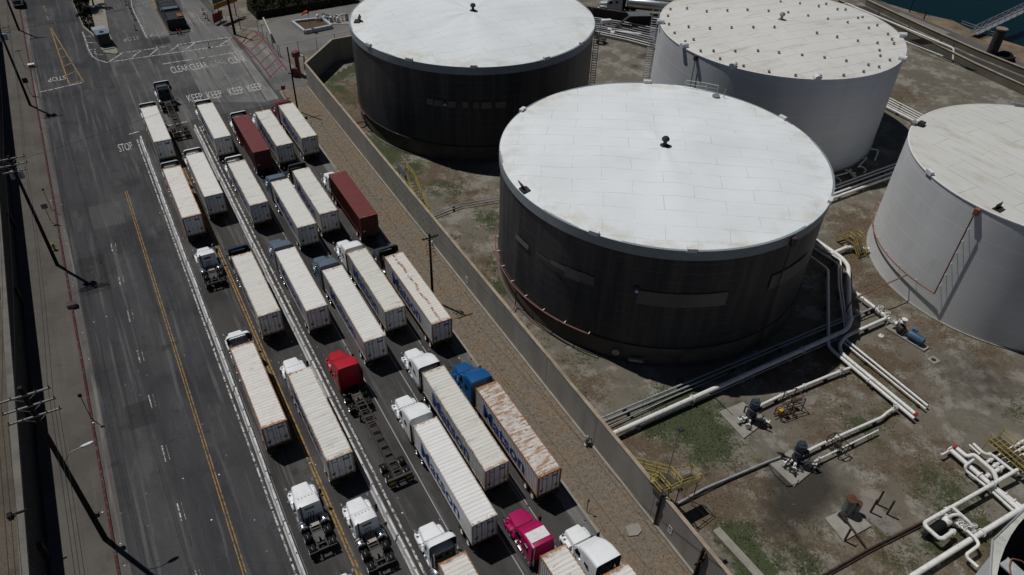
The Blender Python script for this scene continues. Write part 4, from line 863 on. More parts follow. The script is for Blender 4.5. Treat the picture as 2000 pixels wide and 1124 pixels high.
def container_meshes(Lc):
    if Lc in CM: return CM[Lc]
    W, H_ = 2.44, 2.88; d = {}
    def corr(n_pitch, Ltot, p0):
        pts = []; y = p0; pt = Ltot/n_pitch
        for k in range(n_pitch):
            pts += [(y, 0), (y-pt*.25, 0), (y-pt*.5, 1), (y-pt*.75, 1)]; y -= pt
        return pts+[(p0-Ltot, 0)]
    for s_, nm in ((-1, 'left_wall'), (1, 'right_wall')):
        b = MB(); pr = corr(int(Lc/.29), Lc-.3, -.15); dd = .04
        b.loft([[Vector((s_*(W/2-.01-dd*u), y, .16)), Vector((s_*(W/2-.01-dd*u), y, H_-.11))] for y, u in pr], cap=False, closed=False); d[nm] = b.mesh('side_wall')
        b = MB(); dd = .010; b.loft([[Vector((s_*(W/2-.01-dd*u), y, .16)), Vector((s_*(W/2-.01-dd*u), y, H_-.11))] for y, u in pr], cap=False, closed=False); d[nm+'_flat'] = b.mesh('side_wall')
    b = MB(); pr = corr(int(Lc/.42), Lc-.5, -.25); hb = H_-.045
    b.loft([[Vector((-W/2+.07, y, hb+.028*(1-u))), Vector((0, y, hb+.028*(1-u)+.008)), Vector((W/2-.07, y, hb+.028*(1-u)))] for y, u in [(-.06, 0)]+pr+[(-Lc+.06, 0)]], cap=False, closed=False); d['roof'] = b.mesh('roof_panel')
    b = MB()
    for s_ in (-1, 1):
        b.b2(s_*(W/2-.05)-.05, s_*(W/2-.05)+.05, -Lc+.16, -.16, H_-.12, H_-.02); b.b2(s_*(W/2-.05)-.05, s_*(W/2-.05)+.05, -Lc+.16, -.16, 0.02, .17)
        for y in (-.08, -Lc+.08): b.b2(s_*(W/2-.08)-.08, s_*(W/2-.08)+.08, y-.08, y+.08, 0, H_)
    for y in (-.07, -Lc+.07): b.b2(-W/2+.16, W/2-.16, y-.05, y+.05, H_-.14, H_-.015); b.b2(-W/2+.16, W/2-.16, y-.05, y+.05, .02, .2)
    d['frame'] = b.mesh('corner_frame')
    b = MB(); b.b2(-W/2+.16, W/2-.16, -.12, -.07, .2, H_-.14)
    for k in range(7): x = -W/2+.3+k*.3; b.b2(x-.07, x+.07, -.075, -.045, .22, H_-.16)
    d['front'] = b.mesh('front_wall')
    b = MB(); b.b2(-W/2+.1, W/2-.1, -Lc+.1, -.1, .1, .17); d['floor'] = b.mesh('floor')
    for s_, nm in ((-1, 'door_l'), (1, 'door_r')):
        b = MB(); x0, x1 = (-W/2+.165, -.012) if s_ < 0 else (.012, W/2-.165); b.b2(x0, x1, -Lc+.03, -Lc+.08, .2, H_-.145)
        for k in range(3): xx = x0+.18+k*(x1-x0-.36)/2; b.b2(xx-.13, xx+.13, -Lc+.015, -Lc+.03, .3, H_-.25)
        d[nm] = b.mesh('door')
        b = MB()
        for xx in (x0+.28, x1-.28): b.tube([(xx, -Lc-.015, .12), (xx, -Lc-.015, H_-.08)], .022, 6); b.b2(xx-.05, xx+.05, -Lc-.03, -Lc+.02, .15, .28); b.b2(xx-.05, xx+.05, -Lc-.03, -Lc+.02, H_-.3, H_-.17); b.b2(xx-.02, xx+.30*(1 if xx < (x0+x1)/2 else -1)*.0+.16, -Lc-.035, -Lc-.012, 1.0, 1.05)
        d[nm+'_bar'] = b.mesh('lock_bar')
    b = MB(); b.b2(.62, .92, -Lc+.004, -Lc+.014, .55, .95); d['sticker'] = b.mesh('placard')
    d['marks'] = MB().b2(.2, .85, -Lc+.006, -Lc+.014, 2.16, 2.38).mesh('number_plate'); d['marks2'] = MB().b2(-.8, -.25, -Lc+.006, -Lc+.014, 2.3, 2.37).mesh('number_plate')
    b = MB(); b.b2(-.95, -.66, -Lc+.004, -Lc+.014, .62, .86); d['placard2'] = b.mesh('dark_placard')
    CM[Lc] = d; return d
LOGO = text_mesh('Matson', 'lettering', 8.1, 1.80, .020)
for v in LOGO.vertices: v.co.x += 0.0
def make_container(Lc, colour, wear, logo, label, loc, grp):
    d = container_meshes(Lc); sm = SIDEM[colour]; rm_ = ROOFM[wear if colour == 'white' else 'red']; fm_ = RAILM[wear if colour == 'white' else 'red']
    root = thing('shipping_container', label, 'container', loc, -TH, grp)
    fl = '_flat' if 'brightest' in label else ''; sm = SIDEM['bright'] if fl else sm; rm_ = ROOFM['bright'] if fl else rm_
    lw = link('side_wall', d['left_wall'+fl], sm, root); link('side_wall', d['right_wall'+fl], sm, root); link('roof_panel', d['roof'], rm_, root); link('corner_frame', d['frame'], fm_, root); link('front_wall', d['front'], sm, root); link('floor', d['floor'], dark_steel, root)
    for nm in ('door_l', 'door_r'):
        o = link('door', d[nm], sm, root); link('lock_bar', d[nm+'_bar'], lockm if colour == 'white' else dark_steel, o); link('number_plate', d['marks' if nm == 'door_r' else 'marks2'], lockm, o) if colour == 'white' else None
        if nm == 'door_r' and colour == 'white': link('placard', d['sticker'], yellow_d, o)
        if nm == 'door_l': link('dark_placard', d['placard2'], dark_steel if colour == 'white' else SIDEM['white'], o)
    if logo:
        o = link('lettering', LOGO, logo_blue, lw); o.rotation_euler = (R(90), 0, R(-90)); o.location = (-1.222, -Lc*.47, 1.42)
    return root
def car_paint(name, col, rough=.35): return paint(name, col, rough, var=.10, scale=.7, dirtamt=.12, spec=.5)
PW = car_paint('truck_white', (.79, .81, .82)); PS = car_paint('truck_slate', (.105, .14, .185)); PR = car_paint('truck_red', (.42, .012, .022)); PB = car_paint('truck_blue', (.006, .085, .25)); PK = car_paint('truck_magenta', (.38, .004, .09))
PD = car_paint('truck_maroon', (.13, .012, .016)); PBK = car_paint('truck_black', (.012, .013, .015)); PG = car_paint('truck_pale_grey', (.42, .45, .48)); PX = car_paint('truck_charcoal', (.045, .05, .055)); PBl = car_paint('truck_navy', (.02, .035, .07))
PROTO = {}
def tractor(kind, pm, label, s_front, tc, grp, accent=None):
    key = (kind, pm.name, accent.name if accent else '')
    if key not in PROTO: PROTO[key] = make_tractor(kind, pm, alum if kind != 'day' else white_p, accent); o = PROTO[key]
    else: o = copy_tree(PROTO[key])
    o.location = L(s_front, tc); o.rotation_euler = (0, 0, -TH+random.uniform(-.006, .006)); tag(o, label, 'truck', grp); return o
CPROTO = {}
def chassis(Lc, label, s_front, tc, grp, tailm=dark_steel):
    key = (Lc, tailm.name)
    if key not in CPROTO: CPROTO[key] = make_chassis(Lc, tailm); o = CPROTO[key]
    else: o = copy_tree(CPROTO[key])
    o.location = L(s_front, tc); o.rotation_euler = (0, 0, -TH); tag(o, label, 'trailer', grp); return o
LANE = {1: 'leftmost truck lane', 2: 'second truck lane', 3: 'third truck lane', 4: 'fourth truck lane', 5: 'fifth truck lane', 6: 'rightmost truck lane'}
# lane, place in lane from the front, container corners in the photograph (front-left, front-right, rear-left, rear-right of the roof), length, colour, wear, logo, tractor kind, paint, words
N = None; Z40, Z45 = 12.19, 13.72
RIGS = [
 (1, 1, [(274.5, 211), (308, 207.5), (299, 277.5), (332, 271)], Z40, 'white', 'clean', True, 'defl', PW, 'white', 'clean white'),
 (3, 1, [(384, 206), (414, 200), (420, 271), (451, 265)], Z40, 'white', 'clean', True, 'defl', PW, 'white', 'clean white'),
 (4, 1, [(454, 230), (484, 224), (497, 297), (526, 292)], Z40, 'red', 'red', False, 'defl', PW, 'white', 'maroon'),
 (5, 1, [(497, 219), (525, 213), (542.5, 287), (573, 279)], Z40, 'white', 'worn', True, 'day', PW, 'white', 'worn white'),
 (6, 1, [(542.5, 206), (572.5, 201), (589, 270), (619.5, 264)], Z40, 'white', 'worn', True, 'high', PD, 'maroon', 'worn white'),
 (1, 2, [(315.5, 330), (351, 322), (355, 427), (396, 418.5)], Z45, 'white', 'rusty', False, 'defl', PG, 'pale grey', 'rust-streaked white'),
 (2, 2, [(362.5, 302), (395, 297), (399.5, 385), (436, 378.5)], Z40, 'white', 'clean', False, 'defl', PW, 'white', 'clean white'),
 (3, 2, [(446, 318.5), (475, 311), (489, 402), (524, 395)], Z40, 'white', 'worn', True, 'defl', PW, 'white', 'worn white'),
 (4, 2, [(527.5, 356), (562.5, 348), (582.5, 445), (617.5, 436)], Z40, 'white', 'clean', True, 'high', PS, 'slate grey', 'clean white'),
 (5, 2, [(568, 333.5), (601, 327), (627.5, 418.5), (661, 411)], Z40, 'white', 'worn', True, 'defl', PX, 'charcoal', 'worn white'),
 (6, 2, [(641, 341), (672.5, 334), (704, 425), (738, 418.5)], Z40, 'red', 'red', False, 'day', PW, 'white', 'maroon'),
 (2, 3, [(451, 501), (490, 492), (505, 618), (547.5, 607)], Z40, 'white', 'worn', True, 'defl', PBl, 'navy', 'worn white'),
 (3, 3, [(535, 490), (577.5, 481), (599, 608), (639.5, 599)], Z40, 'white', 'clean', True, 'high', PS, 'slate grey', 'clean white'),
 (5, 3, [(677.5, 493.5), (714, 483), (753, 609.5), (791, 599.5)], Z40, 'white', 'worn', True, 'high', PW, 'white', 'worn white'),
 (6, 3, [(749, 501), (787.5, 491), (844, 635), (882.5, 623)], Z45, 'white', 'streak', True, 'defl', PX, 'charcoal', 'rust-striped white'),
 (4, 3, [(626.3, 527.3), (667, 517.3), (712.5, 669), (755.5, 656.5)], Z45, 'white', 'clean', True, 'high', PS, 'slate grey', 'clean white'),
 (1, 4, [(448.8, 675.8), (496, 664.5), (508.8, 840.8), (560, 824.5)], Z40, 'white', 'rusty', False, 'defl', PW, 'white', 'rust-edged white'),
 (2, 4, [(557.5, 729.5), (602.5, 716), (642.5, 900.5), (692.5, 884)], Z40, 'white', 'worn', True, 'day', PW, 'white', 'worn white'),
 (5, 4, [(824, 727), (869, 713), (946, 920.5), (994, 903)], Z45, 'white', 'worn', True, 'open', PW, 'white', 'grimy white'),
 (4, 4, [(803.8, 831.5), (853.8, 815.7), (922.5, 1026.7), (973, 1005.5)], Z40, 'white', 'clean', True, 'high', PW, 'white', 'brightest white'),
 (6, 4, [(926.3, 755.8), (971.3, 744.5), (1052.5, 934.3), (1099.5, 915)], Z40, 'white', 'heavy', True, 'high', PB, 'blue', 'heavily rusted'),
 (3, 5, [(854, 1098), (910, 1078)], Z40, 'white', 'rusty', False, 'defl', PW, 'white', 'rusty white'),
 (5, 5, [(1054, 1083), (1104, 1064)], Z40, 'white', 'rusty', False, 'mid', PK, 'magenta', 'rust-cornered white'),
 (6, 5, [(1176, 1120.5), (1227.5, 1098)], Z40, 'white', 'rusty', False, 'open', PW, 'white', 'rusty white'),
]
KINDW = {'defl': 'with hollow roof deflector', 'open': 'with open-backed roof fairing', 'high': 'with tall sleeper cab', 'day': 'with short day cab', 'mid': 'with white cab roof'}
ZT = 4.13
for ln_, no, pts, Lc, colr, wear, logo, kind, pm, pword, cword in RIGS:
    q = [st(a, b, ZT) for a, b in pts]
    if len(q) == 4: sf = (q[0][0]+q[1][0]+q[2][0]+q[3][0])/4+Lc/2; tc = sum(a[1] for a in q)/4
    else: sf = (q[0][0]+q[1][0])/2; tc = (q[0][1]+q[1][1])/2
    where = f'{ORD[no-1]} from front in the {LANE[ln_]}'
    make_container(Lc, colr, wear, logo, f'{cword} container, {where}', L(sf, tc, 1.25), 'shipping containers on chassis')
    chassis(Lc, f'dark chassis under the {cword} container, {where}', sf, tc, 'container chassis in the queue')
    off = {'day': 4.75, 'defl': 5.35}.get(kind, 6.15)
    tractor(kind, pm, f'{pword} tractor {KINDW[kind]}, {where}', sf+off, tc, 'truck tractors in the queue')
# tractors without a container
s0, t0 = st(589, 945, 1.6); tractor('day', PW, 'white day-cab tractor without trailer, next to the near end of the left barrier row', s0+.2, 4.7, 'truck tractors in the queue')
s0, t0 = st(695, 975, 1.6); tractor('day', PW, 'white day-cab tractor without trailer, left of the near end of the right barrier row', s0+.2, 8.5, 'truck tractors in the queue')
s0, t0 = st(388, 487, 1.6); tractor('day', PW, 'white day-cab tractor without trailer, behind the rust-streaked container', s0+.2, 4.7, 'truck tractors in the queue')
s0, t0 = st(655, 1122, 1.5); tractor('day', PW, 'white tractor whose hood just shows at the bottom edge', s0-.2, 4.8, 'truck tractors in the queue')
s0, t0 = st(652, 690, 1.6); tractor('high', PR, 'bright red tractor with tall sleeper cab pulling an empty chassis', s0+.3, 13.2, 'truck tractors in the queue')
chassis(Z40, 'empty dark chassis behind the bright red tractor', s0+.3-6.15, 13.2, 'container chassis in the queue', yellow_d)
s0, t0 = st(337, 166, 1.6); tractor('defl', PW, 'white tractor with black back leading an empty chassis, front of the second lane', s0+.2, 8.3, 'truck tractors in the queue')
chassis(Z40, 'empty dark chassis behind the foremost white tractor', s0+.2-5.35, 8.3, 'container chassis in the queue', yellow_d)

# ================================================================== BUILDING along the left pavement
def dark_clad():
    n = NT('black_wall_cladding'); p = n.pos(); l = n.lane(); a = n.noise(n.mapv(l, scale=(1, .35, .15)), 1, 6, .65)
    c = n.mix(n.ramp(a, .38, .68), (.020, .023, .030), (.034, .037, .044)); c = n.mix(n.math('MULTIPLY', n.ramp(n.noise(p, .25, 5), .6, .7), .5), c, (.06, .05, .03)); return n.done(c, .55, 0, .3)
CLAD = dark_clad()
def gravel_roof():
    n = NT('gravel_roof'); p = n.pos(); c = n.mix(n.ramp(n.noise(p, .2, 7, .7), .35, .68), (.125, .108, .085), (.085, .072, .056)); c = n.mix(n.math('MULTIPLY', n.ramp(n.noise(p, 6, 3, .7), .4, .7), .5), c, (.05, .042, .034)); return n.done(c, .95, 0, .1)
BT, BH = -16.1, 5.0
wh = thing('warehouse', 'low warehouse with black wall and tan gravel roof along the left pavement', 'building', L(0, BT, 0), -TH)
b = MB()
y = -25.0; prof = []
while y < 330: prof += [(y, 0), (y+.25, 0), (y+.3, .06), (y+.55, .06)]; y += .6
b.loft([[Vector((u, y, 0)), Vector((u, y, BH))] for y, u in prof], cap=False, closed=False); b.build('wall', CLAD, wh)
MB().b2(-28, -.5, -25, 330, BH-.3, BH-.05).build('roof', gravel_roof(), wh)
MB().b2(-.5, .09, -25, 330, BH-.28, BH+.08).build('roof_edge', paint('roof_edge_strip', (.15, .14, .12), .8, var=.35, scale=.4), wh)
MB().b2(.06, .26, -25, 330, 0, .35).build('plinth', dark_steel, wh)
for px_, py_ in ((56, 592), (117, 1085), (42, 445), (75, 835)):
    s_, t_ = st(px_, py_); MB().b2(.06, .4, s_-.25, s_+.25, 0, 2.4).build('downpipe', dark_steel, wh)
s_, t_ = st(30, 1006, BH); bl_ = MB(); bl_.b2(-.9, .35, s_-.07, s_+.07, BH+.1, BH+.2); bl_.b2(-1.1, -.75, s_-.25, s_+.25, BH+.05, BH+.3); bl_.build('wall_lamp', black_m, wh)
s_, t_ = st(6, 578, BH); fr = MB()
for a in (0, 1.2, 2.4):
    for x in (-.8, -2.2): fr.tube([(x, s_+a, BH), (x, s_+a, BH+1.1)], .05, 5)
for x in (-.8, -2.2): fr.tube([(x, s_, BH+1.1), (x, s_+2.4, BH+1.1)], .05, 5); fr.tube([(x, s_, BH+.6), (x, s_+2.4, BH+.6)], .05, 5)
fr.b2(-2.2, -.8, s_, s_+2.4, BH-.05, BH+.1); fr.build('roof_guard_rail', paint('dull_yellow', (.25, .2, .09), .6), wh)

# ================================================================== POLES AND WIRES
def pole_height(bx, by, tx, ty):
    B = at(bx, by); best = (1e9, 0)
    for k in range(20, 260):
        z_ = k*.1; d = Vector((B.x, B.y, z_))-Vector((0, 0, CAM_H)); dep = d.dot(FW); x = 1000+F_PX*d.dot(CX)/dep; y = 562-F_PX*d.dot(CY)/dep
        e = (x-tx)**2+(y-ty)**2
        if e < best[0]: best = (e, z_)
    return B, best[1]
insul = plain('brown_insulator', (.05, .03, .025), .3)
arm_m = paint('weathered_arm', (.26, .25, .23), .8, var=.3)
WIRE = plain('wire_black', (.01, .01, .011), .6)
def utility_pole(label, base, h, arms, r=.17, grp='utility poles', rz=-TH, armm=None, shift=0.0):
    p = thing('utility_pole', label, 'utility pole', base, rz, grp)
    MB().tube([(0, 0, 0), (0, 0, h*.5), (0, 0, h)], r, 10, True, r*.7).build('pole', wood, p, True)
    out = []
    for z_, hl_ in arms:
        a = MB(); a.box((shift, -.18, z_), (2*hl_, .11, .13)); a.tube([(shift-hl_*.5, -.15, z_), (0, -.1, z_-.7)], .025, 5); a.tube([(shift+hl_*.5, -.15, z_), (0, -.1, z_-.7)], .025, 5)
        ar = a.build('crossarm', armm or arm_m, p)
        for dx in (-hl_+.1, -hl_*.45, hl_*.45, hl_-.1):
            i_ = link('insulator', INS, insul, ar); i_.location = (shift+dx, -.18, z_+.06)
            c_, s2 = math.cos(rz), math.sin(rz); out.append(Vector((base[0]+(shift+dx)*c_+.18*s2, base[1]+(shift+dx)*s2-.18*c_, z_+.3)))
    return p, out
INS = MB().lathe([(0, 0), (.025, 0), (.025, .06), (.06, .08), (.04, .12), (.055, .14), (.02, .19), (0, .19)], 10).mesh('insulator', True)
def wire(a, b, sag, label, r=.016, grp='overhead wires'):
    a, b = Vector(a), Vector(b); n_ = 18; pts = []
    for k in range(n_+1): u = k/n_; q = a.lerp(b, u); q.z -= sag*4*u*(1-u); pts.append(q)
    return tag(MB().tube(pts, r, 4).build('overhead_wire', WIRE), label, 'wire', grp)
P1b = at(207, 1055); P2b = at(113, 520); P3b = at(60, 208); P4b = at(38, 61)
pA, wA = utility_pole('tall black utility pole with three long crossarms, nearest on the left pavement', P1b, 19.3, [(18.6, 1.75), (17.5, 1.75), (16.4, 1.75)], .24)
pB, wB = utility_pole('black utility pole with transformer cans, second nearest on the left pavement', P2b, 15.6, [(15.3, 1.6), (14.5, 1.6), (13.7, 1.2)], .22)
pC, wC = utility_pole('utility pole with pale blue transformer, third nearest on the left pavement', P3b, 13.6, [(13.3, 1.5), (12.5, 1.4)], .22)
pD, wD = utility_pole('farthest utility pole on the left pavement beside the small white van', P4b, 13.0, [(12.7, 1.5), (12.0, 1.4)], .22)
bt = MB(); bt.cyl((.45, .1, 12.6), .28, .95, 14); bt.cyl((-.40, .15, 12.7), .26, .9, 14); bt.build('transformer', mid_steel, pB, True)
bt = MB(); bt.cyl((-.45, .1, 11.2), .34, 1.1, 14); bt.cyl((.45, .1, 11.3), .30, 1.0, 14); bt.build('transformer', bluebox, pC, True)
# street lamp arm of the nearest pole
d = ray(120, 897); 
lz = 10.6; zb = Vector((.1, 0, lz)); q = at(166, 871, lz+.9)-P1b; ql = Vector((q.dot(V2), q.dot(U2), lz+.9))
a = MB(); a.tube(fillet([zb, zb.lerp(ql, .35)+Vector((0, 0, .6)), ql], 1.2, 6), .04, 6); arm = a.build('lamp_arm', mid_steel, pA, True)
hd = MB(); dd = (ql-zb); ang = math.atan2(dd.y, dd.x); hd.loft([[ql+Vector((math.cos(ang)*u-math.sin(ang)*w_, math.sin(ang)*u+math.cos(ang)*w_, z_)) for w_, z_ in ((-wd, 0), (-wd*.6, .12), (wd*.6, .12), (wd, 0), (wd*.5, -.08), (-wd*.5, -.08))] for u, wd in ((-.3, .07), (-.1, .16), (.35, .20), (.62, .10))]); hd.build('lamp_head', paint('lamp_head_grey', (.55, .57, .60), .4), arm, True)
bx = MB(); bx.box((.35, .0, 3.6), (.35, .3, .5)); bx.build('meter_box', dark_steel, pA)
nl = 0
for wa, wb_, w1, w2 in ((wA, wB, 'nearest', 'second'), (wB, wC, 'second', 'third'), (wC, wD, 'third', 'farthest')):
    for k in (0, 3, 4, 7, 5):
        if k < len(wa) and k < len(wb_):
            o = wire(wa[k], wb_[k], .9, f'thin black wire strung between the {w1} and {w2} left utility poles', grp=f'wires between {w1} and {w2} left poles')
for k in (0, 3, 4, 7, 8, 11):
    wire(wA[k], wA[k]-U2*52+Vector((0, 0, .5)), 1.1, 'thin black wire running from the nearest left utility pole out of the picture', grp='wires leaving the nearest left pole')
# right-hand poles
def rpole(label, base, h, arm, r=.16, shift=0.0): return utility_pole(label, base, h, arm, r, 'utility poles', -TH, wood, shift)
B1 = at(845.5, 588); pE, wE = rpole('black utility pole with red brackets in the middle of the dirt verge', B1, 9.9, [(9.5, 1.0)], .17)
rb = MB()
for z_, x in ((8.6, -.45), (8.3, .4), (7.7, -.4), (7.3, .45)): rb.tube(fillet([(x*.2, 0, z_), (x, -.1, z_+.1), (x*1.25, -.1, z_-.55), (x*.4, 0, z_-.6)], .08), .035, 5)
rb.build('switch_bracket', red_p, pE); rb = MB(); rb.box((.28, .1, 8.4), (.16, .2, .7)); rb.build('cutout_box', white_p, pE)
B2, h2 = pole_height(582, 218, 554, 95); pF, wF = rpole('leaning dark pole at the far end of the verge near the red fire monitor', B2, h2+.1, [(h2*.62, 1.05)], .15, .45)
B3 = at(459, 68); pG, wG = rpole('thick black pole beside the orange signboard at the junction', B3, 10.5, [(10.0, 1.0)], .27)
B4, h4 = pole_height(1356, 1128, 1372, 1074); pH, wH = rpole('short dark pole standing before the wall at the bottom edge', B4, 4.4, [(2.9, .8)], .2)
wire(wE[1], wF[1]+Vector((0, 0, 2.0)), .5, 'thin wire from the verge pole to the far leaning pole'); wire(wE[2], B4+Vector((-V2.x, -V2.y, 9.6))*1.0, .6, 'thin wire from the verge pole towards the bottom edge')
wire(wE[0], L(-5, 26.6, 9.6), .7, 'lower thin wire from the verge pole out of the picture'); wire(wB[5], wF[0]+Vector((0, 0, 2.2)), .9, 'thin service wire crossing the street above the front trucks'); wire(wC[4], wG[1], .9, 'thin service wire crossing the junction to the thick black pole')
# flood-light pole by the wall
B5, h5 = pole_height(1277.5, 1025.5, 1331, 843); lp = thing('lamp_pole', 'slim grey floodlight pole standing before the wall by the yellow stairs', 'lamp post', B5, -TH)
MB().tube([(0, 0, 0), (0, 0, 4.3)], .11, 8).build('lower_pole', dark_steel, lp); MB().tube([(0, 0, 4.3), (.1, 0, h5+.2)], .055, 8).build('upper_pole', mid_steel, lp)
b = MB(); b.box((.1, -.15, h5+.25), (.45, .35, .18)); b.build('flood_lamp', dark_steel, lp); b = MB(); b.box((.15, .06, 4.4), (.5, .5, .12)); b.box((-.1, .1, 3.2), (.2, .2, .6)); b.build('bracket', dark_steel, lp)
# small sign posts along the left kerb
def sign_post(label, bx, by, h, pw, ph, mat, cat='sign', rz=-TH, zc=None):
    p = thing('sign_post', label, cat, at(bx, by, .15 if bx < 205 and by > 120 else 0), rz, 'small sign posts'); MB().tube([(0, 0, 0), (0, 0, h)], .04, 6).build('post', dark_steel, p)
    MB().box((0, -.05, h-ph/2), (pw, .03, ph)).build('sign_panel', mat, p); return p
lampp = sign_post('thin dark post with small square plate on the left pavement, nearest of its kind', 178, 817, 3.6, .35, .45, dark_steel)
sign_post('thin dark post with tiny plate on the left pavement near the yellow hydrant', 101, 410, 3.4, .25, .25, dark_steel)
sign_post('grey square parking sign on thin post on the left pavement', 100, 434, 2.9, .75, .75, mid_steel)
sign_post('dark sign on thin post by the left kerb opposite the yellow hatching', 60, 185, 3.0, .8, .9, dark_steel)
sign_post('thin post with flat white arm sign near the far left kerb', 48, 131, 3.2, 1.0, .25, white_p)
sign_post('red stop sign on the verge near the front trucks', 556, 190, 2.1, .75, .75, red_p)
sign_post('small dark sign post on the verge beside the front right container', 600, 250, 2.0, .6, .5, dark_steel)
sign_post('thin crooked post on the verge near the rusted container', 1146, 1000, 1.9, .25, .3, dark_steel)
# hydrants and small things
def hydrant(label, px, py, mat, s=1.0):
    h = thing('fire_hydrant', label, 'hydrant', at(px, py, .15 if px < 200 else .012), -TH); b = MB(); b.lathe([(0, 0), (.2, 0), (.2, .06), (.13, .08), (.13, .62), (.17, .64), (.15, .76), (.06, .86), (0, .88)], 14); b.build('barrel', mat, h, True)
    b = MB(); b.tube([(-.28, 0, .5), (.28, 0, .5)], .07, 8); b.tube([(0, 0, .45), (0, -.24, .45)], .08, 8); b.build('outlet', mat, h); h.scale = (s, s, s); return h
hydrant('yellow fire hydrant on the left pavement', 107, 488, yellow_m, 1.2); hydrant('grey hydrant standing at the foot of the yard wall', 1146, 868, mid_steel, 1.5)
sl_ = thing('rubble_slab', 'loose pale stone slab lying on the dirt verge', 'slab', at(1238, 1036), .3); MB().loft([[Vector((x*k, y*k, z_)) for x, y in ((-.7, -.5), (.1, -.62), (.65, -.3), (.7, .45), (.05, .6), (-.62, .5))] for z_, k in ((0, 1), (.12, 1), (.15, .92))]).build('slab', concrete_l, sl_)
for q, lab in (((142, 600), 'small dark inlet box at the left kerb, nearer one'), ((62, 131), 'small white utility box at the far left kerb')):
    bx_ = thing('kerb_box', lab, 'utility box', at(q[0], q[1], .02), -TH, 'boxes at the left kerb'); MB().b2(-.5, .5, -.35, .35, 0, .5).b2(-.54, .54, -.39, .39, .5, .56).build('cabinet', dark_steel if q[0] > 100 else white_p, bx_); MB().b2(-.4, .4, -.37, -.35, .08, .44).build('door', mid_steel, bx_)

# ================================================================== PIPEWORK
def PT(pts, z): return [at(p[0], p[1], p[2] if len(p) > 2 else z) for p in pts]
FLG = {}
def pipe(label, pts, r, z=.55, mat=None, flanges=(), sup=7.0, name='pipeline', grp='pipelines in the tank yard', rad=None, valves=(), cap=None):
    mat = mat or white_pipe; w = PT(pts, z); root = thing(name, label, 'pipe', w[0], 0, grp); o = w[0]
    loc = [p-o for p in w]; MB().tube(fillet(loc, rad or r*3, 4), r, 12).build('pipe', mat, root, True)
    def along(f):
        tot = sum((b-a).length for a, b in zip(loc[:-1], loc[1:])); x = f*tot
        for a, b in zip(loc[:-1], loc[1:]):
            l_ = (b-a).length
            if x <= l_: return a.lerp(b, x/l_), (b-a).normalized()
            x -= l_
        return loc[-1], (loc[-1]-loc[-2]).normalized()
    tot = sum((b-a).length for a, b in zip(loc[:-1], loc[1:]))
    for f in flanges:
        p, d = along(f); MB().tube([p-d*.06, p+d*.06], r*1.55, 14).build('flange', mat, root)
    for f in valves:
        p, d = along(f); v = MB(); v.tube([p-d*.3, p-d*.22], r*1.7, 12); v.tube([p+d*.22, p+d*.3], r*1.7, 12); v.tube([p-d*.25, p+d*.25], r*1.25, 12); v.tube([p, p+Vector((0, 0, r*3.2))], r*.5, 8); vo = v.build('valve', mat, root)
        hw = MB(); hw.lathe([(r*1.4, -.03), (r*1.6, -.03), (r*1.6, .03), (r*1.4, .03), (r*1.4, -.03)], 14, 'Z', tuple(p+Vector((0, 0, r*3.2)))); hw.box(p+Vector((0, 0, r*3.2)), (r*2.9, .05, .03)); hw.build('handwheel', mat, vo)
    if sup and z > .2:
        k = .5
        while k*sup < tot:
            p, d = along(k*sup/tot); zz = p.z+o.z
            MB().box(p-Vector((0, 0, r+(zz-r)/2)), (.3, r*2.6, max(.05, zz-r)), math.atan2(d.y, d.x)).build('pipe_support', concrete_l if r > .2 else dark_steel, root); k += 1
    if cap: p, d = along(1.0); MB().tube([p-d*.15, p+d*.12], r*1.15, 12).build('end_cap', cap, root)
    return root
pipe('fat white pipeline crossing from the yard wall to the front dark tank', [(1190, 851), (1500, 713), (1652, 646), (1661, 630), (1658, 590), (1657, 520), (1645, 505), (1594, 470)], .27, .8, rad=.7, flanges=(.2, .5, .68))
pipe('upper of two grey pipes in the shade below the front dark tank', [(1165, 821), (1347, 745), (1500, 682), (1650, 620)], .11, .6, grey_pipe)
pipe('lower of two grey pipes in the shade below the front dark tank', [(1172, 827), (1360, 748), (1500, 689), (1660, 622), (1708, 600)], .11, .6, grey_pipe, valves=(.93,))
pipe('thin grey pipe running just below the fat white pipeline', [(1222, 846), (1440, 749), (1500, 722), (1642, 660)], .08, .4, grey_pipe)
pipe('thin dark pipe lying between the wall and the fat white pipeline', [(1180, 838), (1300, 782), (1420, 730)], .07, .3, grey_pipe)
pipe('white pipe bending from the blue pump down to a red capped end', [(1733, 621), (1652, 657), (1639, 674), (1643, 690), (1789, 810)], .20, .7, rad=1.0, cap=red_l)
pipe('white pipe leaving the tank shade beside the red capped pipe', [(1583, 502), (1617, 527), (1617, 560), (1618, 676), (1627, 686), (1785, 818)], .19, .6, flanges=(.8,))
pipe('right of the pair of slim white pipes pointing to the gravel', [(1650, 662), (1812, 793)], .14, .5)
pipe('left of the pair of slim white pipes pointing to the gravel', [(1646, 668), (1808, 799)], .11, .5)
pipe('black cable conduit beside the pair of slim white pipes', [(1660, 668), (1812, 788)], .06, .4, dark_steel)
pipe('leftmost of the slim white pipes bundled right of the front tank', [(1588, 484), (1637, 516), (1638, 558), (1650, 640)], .11, .7)
pipe('middle of the slim white pipes bundled right of the front tank', [(1592, 476), (1642, 509), (1643, 556), (1655, 640)], .11, .7)
pipe('white pipe with valve feeding the upper slate pump', [(1660, 719), (1625, 732), (1530, 771), (1480, 795)], .17, .6, valves=(.10,), flanges=(.5, .75))
pipe('white pipe with valve feeding the lower slate pump', [(1752, 797), (1737, 803), (1722, 816), (1660, 843), (1600, 870), (1560, 890)], .16, .6, valves=(.03,), flanges=(.62,))
